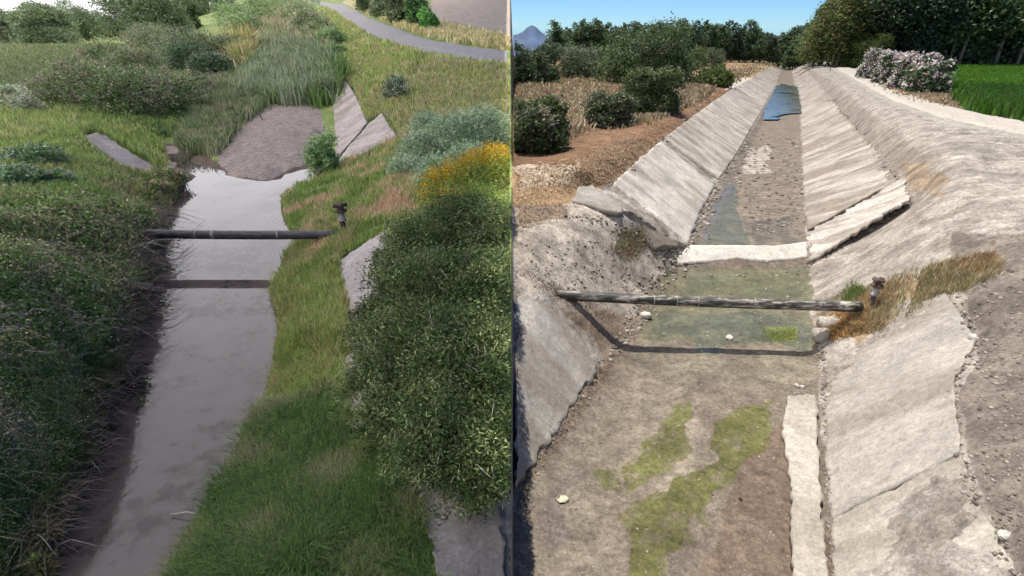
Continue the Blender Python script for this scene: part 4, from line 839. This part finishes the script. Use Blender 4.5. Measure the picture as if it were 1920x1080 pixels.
bigbush('yellow_broom', [(830,375,2.7,45),(880,355,2.8,50),(930,340,2.9,50),(900,395,2.8,55)], 16000, .06, .3, [(0.145,0.189,0.043),(0.203,0.232,0.058),(0.102,0.145,0.043)], 'yellow flowering broom above the big dark bush', g1, .04, 900, .22,
    ([(825,355,2.85,38),(860,340,2.9,38),(895,325,3.0,42),(935,320,3.05,45),(845,375,2.8,25),(930,300,3.1,28)], 15000, .042, [(.34,.205,.012),(.38,.235,.02),(.28,.165,.015),(.16,.14,.03)]), 5, 14, .5)
# hedge by the far road and the ploughed field
for i, (px, py, w, h, cols, lb) in enumerate([
    (690,22,45,40,[(0.087,0.116,0.058),(0.131,0.145,0.087)],'dark hedge tree nearest the far bend of the road'),
    (722,34,50,50,[(0.145,0.174,0.109),(0.189,0.203,0.145)],'grey green hedge tree second from the far bend'),
    (755,45,56,66,[(0.109,0.131,0.072),(0.160,0.174,0.116)],'tall brownish hedge tree in the middle of the roadside row'),
    (787,52,48,60,[(0.072,0.131,0.058),(0.116,0.174,0.072)],'dark green hedge tree beside the lowest one'),
    (806,58,36,34,[(0.102,0.217,0.072),(0.145,0.275,0.087)],'small bright green bush ending the roadside row')]):
    bush('hedge_tree', px, py, w, h, lb, 'tree', cols, 5000, .30, .55, 6, 'trees along the far side of the road', 230+i, .2)
# fallen stick in the water
p = np.array(UA(318, 965, WZ+.03)); q = np.array(UA(350, 960, WZ+.08)); r_ = np.array(UA(388, 966, WZ+.06))
V, F = tube([p, q, r_], [.006, .009, .006], 6); tag(link('stick', mesh('stick', V, F, M_STONE, np.array((0.580,0.507,0.392)))), 'pale bent stick lying in the shallow water', 'stick')
# far bit of stream
p = G1(535, 62); V, F = [], []
n = 18; ring = [(p[0]+1.5*math.cos(2*math.pi*k/n)*(1+.2*math.sin(3*k)), p[1]+4*math.sin(2*math.pi*k/n)) for k in range(n)]
V = [(x, y, max(p[2], float(height(x, y)))+.12) for x, y in ring]; V.append((p[0], p[1], p[2]+.12)); F = [(n, k, (k+1) % n, (k+1) % n) for k in range(n)]
me = bpy.data.meshes.new('far_water'); me.from_pydata(V, [], [(n, k, (k+1) % n) for k in range(n)]); me.materials.append(M_WATER); tag(link('far_water', me), 'glint of the stream far up the valley', kind='structure')

# ------------------------------------------------------------------ the cleared valley
dry = [(.34,.28,.17),(.27,.21,.13),(.40,.34,.23),(.22,.17,.11),(.31,.23,.15)]
grass('dry_grass', [(972,165),(1120,150),(1180,170),(1150,190),(1100,240),(1060,260),(1000,250),(972,230)], 30000, .20, .022, dry, 'tall dry thistles and straw among the left bushes', seed=61, thin=.40, mat=M_DRY, cat='dry grass', lean=.9, dmin=10, hpatch=.7)
grass('dry_grass', [(1120,160),(1300,150),(1440,112),(1455,118),(1380,150),(1290,195),(1240,220),(1140,240)], 18000, .14, .03, dry, 'dry straw along the left edge of the far bank', seed=62, thin=.40, mat=M_DRY, cat='dry grass', lean=.5)
grass('dry_grass', [(1570,625),(1590,580),(1640,545),(1720,510),(1860,480),(1870,510),(1800,545),(1740,560),(1680,600),(1640,625)], 13000, .15, .012, [(.36,.26,.14),(.27,.20,.11),(.42,.34,.21),(.24,.22,.12)], 'dry golden grass around the right pipe end', seed=63, thin=.33, mat=M_DRY, cat='dry grass', lean=.6, hpatch=.5)
grass('dry_grass', [(1540,620),(1570,585),(1625,580),(1625,610),(1560,640)], 2200, .16, .012, [(.44,.28,.12),(.34,.20,.09),(.20,.15,.08)], 'rusty grass hanging under the right pipe end', seed=64, thin=.40, mat=M_DRY, cat='dry grass', lean=1.3)
grass('green_weeds', [(1580,560),(1600,535),(1620,545),(1610,570)], 900, .12, .012, [(.10,.17,.04),(.16,.2,.07)], 'small green weeds left of the dark valve', seed=65, cat='weeds')
grass('green_weeds', [(1428,634),(1445,620),(1462,622),(1480,612),(1494,630),(1482,636),(1470,643),(1450,638)], 420, .06, .012, [(.20,.24,.05),(.28,.30,.08)], 'yellow green weeds on the wet bed under the pipe', seed=66, cat='weeds')
grass('green_weeds', [(1150,470),(1170,432),(1205,430),(1215,460),(1180,490)], 1800, .07, .012, [(.17,.19,.07),(.22,.2,.10),(.30,.22,.13)], 'olive weeds on the left bank above the sill', seed=67, cat='weeds')
grass('green_weeds', [(1645,160),(1690,180),(1800,205),(1780,180),(1700,170)], 2500, .12, .03, dry, 'dry straw at the foot of the flowering hedge', seed=68, cat='dry grass', mat=M_DRY)
grass('dry_grass', [(965,320),(1060,300),(1180,260),(1300,200),(1330,190),(1240,262),(1140,345),(1070,350),(1060,400),(965,440)], 7000, .045, .014, [(.30,.20,.12),(.36,.25,.15),(.20,.13,.08)], 'trampled rusty stubble on the left berm', seed=69, thin=.47, cat='dry grass', mat=M_DRY, lean=2.2)
grass('dry_twigs', [(975,500),(1040,560),(1110,590),(1190,610),(1180,650),(1120,690),(1090,740),(1000,870),(975,905),(975,925),(1010,880),(1140,700),(1200,620),(1100,560)], 5000, .05, .008, [(.17,.11,.08),(.25,.18,.12),(.10,.07,.05)], 'dark plant litter along the foot of the left bank', seed=70, cat='plant litter', mat=M_DRY, lean=2.5)
# crop field
CF = [[(1772,118),(1925,112),(1925,178),(1850,176),(1795,178),(1785,165)], [(1800,186),(1850,182),(1925,186),(1925,222),(1870,212),(1815,200)]]
for P_, lb in zip(CF, ('bright green crop in the far plot', 'dark green crop in the near plot')):
    grass('crop', P_, 26000, .35, .05, [(.095,.23,.016),(.115,.26,.022),(.08,.195,.016)] if P_ is CF[0] else [(.05,.125,.015),(.065,.15,.02)], lb, seed=71, cat='crop', lean=.3, dmin=20, jit=.12)
# bushes of the left side
LB = [(1208,160,185,104,[(.05,.085,.025),(.075,.11,.04),(.09,.115,.07),(.035,.06,.02)],'largest round bush, with grey green leaves, left of the channel',16000,.26,10),
      (1080,150,90,66,G_OLIVE,'rounded olive tree between the largest bush and the edge bush',8000,.24,8),
      (1000,162,100,70,[(.05,.08,.035),(.075,.105,.055),(.04,.06,.03)],'dense dark bush at the left edge of the cleared valley',9000,.24,8),
      (1335,125,50,34,G_OLIVE,'small olive bush standing alone near the straw',3500,.3,6),
      (1292,130,70,40,[(.06,.09,.03),(.09,.12,.05)],'olive green bush joined to the right of the largest one',4000,.3,6),
      (1335,162,72,36,[(.07,.10,.025),(.10,.13,.035),(.045,.07,.02)],'low flat green bush on the edge of the berm',6000,.2,7),
      (1208,215,118,72,[(.05,.075,.025),(.08,.105,.04),(.04,.06,.02),(.10,.12,.06)],'round green bush on the berm in front of the largest bush',12000,.15,8),
      (1140,238,90,56,[(.05,.07,.03),(.08,.10,.05),(.12,.12,.08)],'low grey green bush left of the round berm bush',7000,.14,7),
      (1005,285,120,88,[(.045,.07,.022),(.075,.10,.035),(.035,.05,.02),(.14,.13,.09)],'dark bramble bush at the left edge above the brown berm',12000,.13,9)]
for i, (px, py, w, h, cols, lb, n, lf, nl) in enumerate(LB):
    bush('round_bush', px, py, w, h, lb, 'bush', cols, n, lf, .5, nl, 'bushes left of the cleared channel', 300+i, .2, shape=1.05)
# oleander hedge: separate flowering shrubs
OL = [(1640,150,62,52),(1668,160,62,58),(1700,170,68,64),(1732,178,74,62),(1650,140,55,40)]
for i, (px, py, w, h) in enumerate(OL):
    bush('oleander', px, py, w, h, ['pink flowering oleander at the far end of the roadside hedge','pink oleander second from the far end of the hedge','pale pink oleander in the middle of the roadside hedge','largest oleander nearest the green field, fewer flowers','oleander crown behind the far end of the hedge'][i], 'shrub', [(.05,.085,.035),(.08,.115,.05),(.035,.06,.03)], 5200, .20, .4, 6, 'flowering oleanders along the pale track', 330+i, .2,
         flowers=([(.78,.66,.67),(.80,.73,.71),(.68,.50,.52)], 3600 if i != 3 else 1900, .17, 0))
bush('round_bush', 1624, 128, 80, 56, 'dark olive brown bush behind the flowering hedge', 'bush', [(.045,.07,.012),(.065,.09,.02),(.03,.05,.012)], 8000, .34, .5, 7, None, 340)
for i, (px, w, h, lb) in enumerate([(1683,44,34,'small round olive tree right behind the oleanders'),(1728,46,32,'olive tree in the middle of the row by the field'),(1776,56,44,'largest olive tree of the row by the field'),(1836,46,34,'separate olive tree at the far side of the field')]):
    bush('olive_tree', px, 122, w, h, lb, 'tree', G_OLIVE, 3500, .36, .5, 6, 'small olive trees by the green field', 350+i)
# far posts
for px, py, hp, lb in ((1556,134,22,'thin dark post standing on the edge of the right bank'), (1578,126,14,'short dark post on the far pale track')):
    g = G1(px, py); sc = g[1]/1000*1.05; V, F = tube([(0,0,-.1),(0,0,hp*sc)], .55*sc if hp < 20 else .45*sc, 8)
    t = empty('marker_post', g); link('post', mesh('post', V, F, M_RUST), t); V, F = join([boxm((0,0,hp*sc),(2.4*sc,1.2*sc,1.6*sc))]); link('cap', mesh('cap', V, F, M_RUST), t); tag(t, lb, 'post')
# forest of tall trees: four kinds, copied
ZB = .14
def tree_proto(seed, H, cols, slim=.28, n=2600, leaf=.7):
    r = np.random.default_rng(seed); lob = []; k = 13
    for i in range(k):
        z = H*(ZB+(.95-ZB)*i/(k-1)); rr = H*slim*(1-.6*(i/(k-1))**2)*r.uniform(.6, 1.0); a = r.uniform(0, 6.28); lob.append((math.cos(a)*rr*.55, math.sin(a)*rr*.55, z, rr*.72, rr*.85))
    V, F, C = lobes_leaves(lob, n, leaf, leaf*.55, cols, 960, .26, 9, .6, .25, floor=-99); 
    return V, F, C, lob
def proto(seed, H, cols, slim, n=2600, leaf=.7):
    global clipside; keep = clipside; clipside = lambda P, px: np.ones(len(P), bool)
    V, F, C, lob = tree_proto(seed, H, cols, slim, n, leaf); clipside = keep
    crown = mesh('crown', V, F, M_LEAF, C); parts = [tube([(0,0,-2),(.1,0,H*.3),(0,.2,H*.65),(0,0,H*.9)], [H*.016,H*.012,H*.008,H*.003], 7)]
    for l in lob[:6]: parts.append(tube([(0,0,l[2]-H*.14), (l[0]*.6,l[1]*.6,l[2]-H*.04), (l[0]*1.3,l[1]*1.3,l[2]+H*.03)], [H*.007,H*.005,H*.002], 5))
    V, F = join(parts); return crown, mesh('trunk', V, F, M_BARK, np.array((.33,.30,.26)))
EU = [(.08,.135,.052),(.11,.17,.065),(.13,.175,.085),(.06,.10,.04)]; EUB = [(.11,.155,.045),(.15,.18,.05),(.17,.16,.06)]
PRO = [proto(401, 20, EU, .30, 5200, .8), proto(402, 20, EU, .26, 5200, .8), proto(403, 20, EUB, .32, 6000, .7), proto(404, 20, [(.045,.075,.04),(.07,.10,.06)], .30, 5200, .75)]; ZB = .38
PRO += [proto(405, 20, EU, .30, 5200, .7), proto(406, 20, [(.05,.075,.035),(.035,.055,.025)], .27, 5200, .7)]
first = {}
def place_tree(k, px, py, hpx, label, group, y=None, wide=1.0):
    a, dy, dz = ray(px, py)
    if y is None: g = G1(px, py)
    else: x = float(a/dy*y); g = (x, y, float(height(x, y, False)))
    a2, dy2, dz2 = ray(px, py-hpx); ztop = HC+g[1]*dz2/dy2; H = max(2., ztop-g[2]); s = H/19.6
    if k not in first:
        t = empty('tall_tree', g); c = link('crown', PRO[k][0], t); d = link('trunk', PRO[k][1], t); first[k] = (t, c, d)
    else:
        t0, c0, d0 = first[k]; t = t0.copy(); COL.objects.link(t)
        for o in (c0, d0): q = o.copy(); COL.objects.link(q); q.parent = t
    t.location = g; t.rotation_euler[2] = random.uniform(0, 6.28); t.scale = (s*wide, s*wide, s); tag(t, label, 'tree', group)
# far row behind the left bushes
tops = [(1040,45),(1062,50),(1078,44),(1090,40),(1104,48),(1118,37),(1135,46),(1150,50),(1166,42),(1182,47),(1196,44),(1212,46),(1226,48),(1242,46),(1258,50),(1272,42),(1288,48),(1300,40),(1316,42),(1330,46),(1344,47),(1356,42),(1372,44),(1386,46),(1398,44),(1412,58),(1426,66),(1440,68)]
for i, (px, ty) in enumerate(tops):
    place_tree([0,1,3,1,0][i % 5], px, 108, 108-ty-(2 if i % 3 else -3), 'tall dark eucalyptus in the far row behind the left bushes', 'far row of dark trees left of the channel', 235+random.uniform(-12, 14), 1.25)
for i in range(26):
    place_tree([1,0,3][i % 3], 1046+i*15.5+random.uniform(-4, 4), 108, 50+random.uniform(-6, 6), 'tall dark eucalyptus in the far row behind the left bushes', 'far row of dark trees left of the channel', 262+random.uniform(-8, 8), 1.3)
# trees closing the channel end
for i, (px, ty) in enumerate([(1450,72),(1462,66),(1474,60),(1484,54),(1494,56),(1502,46),(1512,50),(1520,34),(1490,75),(1505,80)]):
    place_tree([0,3,1][i % 3], px, 110, 112-ty, 'dark tree closing the far end of the channel', 'trees at the far end of the channel', 260-i*3+random.uniform(-5, 5), 1.4)
# right wood
k = 0
for i in range(24):
    px = 1530+i*18+random.uniform(-5, 5); top = np.interp(px, [1525,1545,1560,1600,1980], [18,0,-15,-60,-90]); 
    place_tree([5,4,0,4,5,3][i % 6] if px > 1600 else 2, px, 118, 118-top+random.uniform(-10, 14), 'tall tree on the front edge of the wood beyond the field' if px > 1640 else 'tall olive green tree where the wood meets the track', 'trees of the wood beyond the field' if px > 1640 else 'trees of the wood beside the track', 155+random.uniform(-8, 10), 1.15)
for j in range(2):
    for i in range(26):
        px = 1535+i*17+random.uniform(-6, 6)+j*8; top = np.interp(px, [1525,1545,1570,1620,1980], [14,-5,-25,-60,-90])
        place_tree([0,1,3][(i+j) % 3], px, 116, 118-top+random.uniform(-10, 10), 'shaded tree standing deep in the wood', 'trees deep in the wood', 176+j*20+random.uniform(-7, 7), 1.3)
cover('undergrowth', [(1560,118),(1640,112),(1925,108),(1925,114),(1700,118),(1600,122)], 9000, 3.0, .03, [(.035,.05,.02),(.05,.07,.03),(.10,.09,.06)], 'dark undergrowth at the foot of the wood', 'undergrowth', seed=90, hsc=.2)

# ------------------------------------------------------------------ mountains
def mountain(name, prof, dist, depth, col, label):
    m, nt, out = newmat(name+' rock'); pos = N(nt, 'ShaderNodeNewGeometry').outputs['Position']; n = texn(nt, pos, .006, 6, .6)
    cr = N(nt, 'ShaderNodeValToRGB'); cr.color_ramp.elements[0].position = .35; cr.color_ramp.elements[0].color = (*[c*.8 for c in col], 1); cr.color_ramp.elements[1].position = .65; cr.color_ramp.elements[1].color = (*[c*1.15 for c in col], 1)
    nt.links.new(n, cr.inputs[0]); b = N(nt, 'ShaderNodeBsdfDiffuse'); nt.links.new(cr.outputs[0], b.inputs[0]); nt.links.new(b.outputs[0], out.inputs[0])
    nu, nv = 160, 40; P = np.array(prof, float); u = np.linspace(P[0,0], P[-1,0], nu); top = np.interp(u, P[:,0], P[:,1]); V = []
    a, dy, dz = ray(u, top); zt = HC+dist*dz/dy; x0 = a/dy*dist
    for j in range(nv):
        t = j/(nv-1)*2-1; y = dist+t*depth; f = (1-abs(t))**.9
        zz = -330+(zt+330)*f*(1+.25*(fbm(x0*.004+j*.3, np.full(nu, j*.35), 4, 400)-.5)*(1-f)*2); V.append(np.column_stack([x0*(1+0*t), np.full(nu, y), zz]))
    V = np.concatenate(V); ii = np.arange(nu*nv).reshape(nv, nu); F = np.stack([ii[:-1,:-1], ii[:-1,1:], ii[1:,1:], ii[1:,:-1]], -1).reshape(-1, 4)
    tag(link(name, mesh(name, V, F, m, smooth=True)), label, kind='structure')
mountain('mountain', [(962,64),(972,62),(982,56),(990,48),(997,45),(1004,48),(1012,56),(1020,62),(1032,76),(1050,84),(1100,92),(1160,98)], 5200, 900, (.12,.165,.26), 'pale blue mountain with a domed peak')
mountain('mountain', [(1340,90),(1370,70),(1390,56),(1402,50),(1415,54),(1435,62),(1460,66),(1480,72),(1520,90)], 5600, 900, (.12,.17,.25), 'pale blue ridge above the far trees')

# ------------------------------------------------------------------ stones
def stone(px, py, wpx, label, col=(.46,.43,.38), seed=0, group=None, sq=.6):
    g = np.array(G1(px, py)); sc = (g[1]*CT-(g[2]-HC)*ST)/1000; r = wpx*sc/2; rg = np.random.default_rng(seed)
    nu, nv = 12, 8; V = []
    for j in range(nv+1):
        ph = math.pi*j/nv
        for i in range(nu):
            t = 2*math.pi*i/nu; V.append([math.sin(ph)*math.cos(t), math.sin(ph)*math.sin(t), math.cos(ph)])
    V = np.array(V); V = np.sign(V)*abs(V)**.62; k = 1+.62*(fbm(V[:,0]*2.1+seed*3, V[:,1]*1.7+V[:,2]*1.3, 3, seed)-.5)*2; V = V*k[:,None]*(r, r*.75, r*sq)
    F = np.array([(j*nu+i, j*nu+(i+1) % nu, (j+1)*nu+(i+1) % nu, (j+1)*nu+i) for j in range(nv) for i in range(nu)])[:, ::-1]
    o = link('stone', mesh('stone', V, F, M_STONE, np.array(col)), None, (g[0], g[1], g[2]+r*sq*.45), rg.uniform(0, 6)); tag(o, label, 'stone', group)
stone(1210,594,20,'white stone on the wet bed under the left part of the pipe', seed=1)
stone(1368,636,15,'white stone by the shadow of the pipe', (.48,.46,.42), seed=2)
stone(1056,937,20,'pale cream stone on the bed at the lower left', (.50,.46,.34), seed=3, sq=.3)
stone(1494,724,9,'small white stone at the top of the pale strip, the left one of two', seed=4)
stone(1505,726,8,'small white stone at the top of the pale strip, the right one of two', seed=5)
stone(1556,610,40,'large pale rock at the foot of the right bank under the pipe', (.34,.31,.27), seed=6, sq=.6)
stone(1540,632,28,'pale broken rock leaning below the larger rock under the pipe', (.33,.30,.26), seed=16, sq=.8)
stone(1883,1005,24,'white stone lying on the dirt at the lower right corner', (.46,.44,.4), seed=7, sq=.5)
stone(1825,634,16,'small white stone at the corner of the grey slab', seed=8)
stone(1388,937,8,'small dark stone on the brown mud', (.03,.03,.03), seed=9)
pts = []
Lst = [([(1400,250),(1500,260),(1510,440),(1400,440),(1370,350)],330,(2,7)),([(1180,520),(1520,505),(1530,660),(1170,660)],110,(2,6)),([(980,1080),(1100,720),(1540,700),(1500,1080)],200,(1.5,5)),([(1800,560),(1920,480),(1920,1080),(1850,950)],300,(2,7)),([(980,450),(1200,450),(1190,560),(1000,540)],190,(2,6)),([(1130,700),(1180,640),(1320,480),(1360,350),(1340,345),(1290,450),(1200,520)],130,(3,9))]
parts = []; cols = []
def along(L, n, w):
    L = np.array(L, float); d = np.concatenate([[0], np.cumsum(np.hypot(*np.diff(L, axis=0).T))]); t = RNG.random(n)*d[-1]
    return np.stack([np.interp(t, d, L[:,0]), np.interp(t, d, L[:,1])], 1)+RNG.normal(size=(n, 2))*(w, w*.5)
Lst += [(along(L, n, w), n, ab) for L, n, w, ab in (
    ([(1775,548),(1828,640),(1788,720),(1800,850),(1838,960),(1905,1080)], 260, 9, (2,9)), ([(1541,650),(1548,760),(1556,975),(1566,1080)], 170, 4, (2,7)),
    ([(1520,494),(1600,446),(1703,380)], 150, 5, (2,8)), ([(1692,340),(1640,290),(1592,230),(1558,187)], 200, 6, (1.5,5)), ([(1290,466),(1320,400),(1350,345),(1390,275)], 170, 5, (2,8)),
    ([(975,908),(1050,795),(1122,690),(1168,640),(1215,540),(1262,500)], 220, 9, (2,8)), ([(1145,352),(1240,266),(1350,182)], 160, 5, (1.5,6)), ([(1070,400),(1160,425),(1250,480)], 120, 12, (2,7)))]
for poly, n, (a, b) in Lst:
    q = poly if isinstance(poly, np.ndarray) else scatter_px(poly, n); q[:,0] = np.maximum(q[:,0], 968); g = G(q[:,0], q[:,1], True)
    for i in range(n):
        sc = (g[i,1]*CT-(g[i,2]-HC)*ST)/1000; r = random.uniform(a, b)*sc/2; o = unit(8)*r*(1,1,.6)
        vv = [(sx*r*random.uniform(.6,1.1), sy*r*random.uniform(.6,1.1), sz*r*random.uniform(.4,.7)) for sz in (-1,1) for sx, sy in ((-1,-1),(1,-1),(1,1),(-1,1))]
        parts.append(([tuple(g[i]+np.array(v)) for v in vv], [(3,2,1,0),(4,5,6,7),(0,1,5,4),(1,2,6,5),(2,3,7,6),(3,0,4,7)])); c = random.choice([(.22,.195,.165),(.17,.15,.125),(.10,.085,.07),(.19,.165,.14),(.30,.27,.23)]); cols += [c]*8
V, F = join(parts); V[:,2] = np.maximum(V[:,2], -99); tag(link('pebbles', mesh('pebbles', V, F, M_STONE, np.array(cols))), 'loose pebbles and clods scattered over the cleared channel', 'pebbles', kind='stuff')

# ------------------------------------------------------------------ added unseen slab, shades the left valley as its overcast sky would
cm, nt, out = newmat('cloud vapour'); tb = N(nt, 'ShaderNodeBsdfTranslucent'); tb.inputs[0].default_value = (.99,.985,1,1); nt.links.new(tb.outputs[0], out.inputs[0])
CH = 50.0; off = np.array([sd[0], sd[1]])*CH/sd[2]
nx, ny = 70, 90; xs = np.concatenate([np.linspace(-2600, -660, 20), np.linspace(-620, -.1, nx-20)])+off[0]; ys = np.concatenate([np.linspace(-420, 620, ny-20), np.linspace(660, 3000, 20)])+off[1]
XX, YY = np.meshgrid(xs, ys, indexing='ij'); edge = np.minimum.reduce([(XX-xs[0])/40, (YY-ys[0])/40, (ys[-1]-YY)/400, np.full(XX.shape, 1.)]); edge = np.clip(edge, 0, 1)
top = CH+4+edge*(8+16*fbm(XX*.02, YY*.02, 4, 300)); bot = CH-edge*6*fbm(XX*.03, YY*.03, 4, 310)
top[-1] = CH+.5; bot[-1] = CH; ii = np.arange(nx*ny).reshape(nx, ny); F = np.stack([ii[:-1,:-1], ii[1:,:-1], ii[1:,1:], ii[:-1,1:]], -1).reshape(-1, 4); k = nx*ny
per = np.concatenate([ii[:,0], ii[-1,1:], ii[-2::-1,-1], ii[0,-2:0:-1]]); nx_ = np.roll(per, -1)
V = np.concatenate([np.column_stack([XX.ravel(), YY.ravel(), top.ravel()]), np.column_stack([XX.ravel(), YY.ravel(), bot.ravel()])])
F = np.concatenate([F, F[:, ::-1]+k, np.stack([per, nx_, nx_+k, per+k], 1)])
tag(link('shade_cloud', mesh('shade_cloud', V, F, cm, smooth=True)), 'added overcast slab shading the overgrown valley from the sun', kind='structure')

if 0: pass
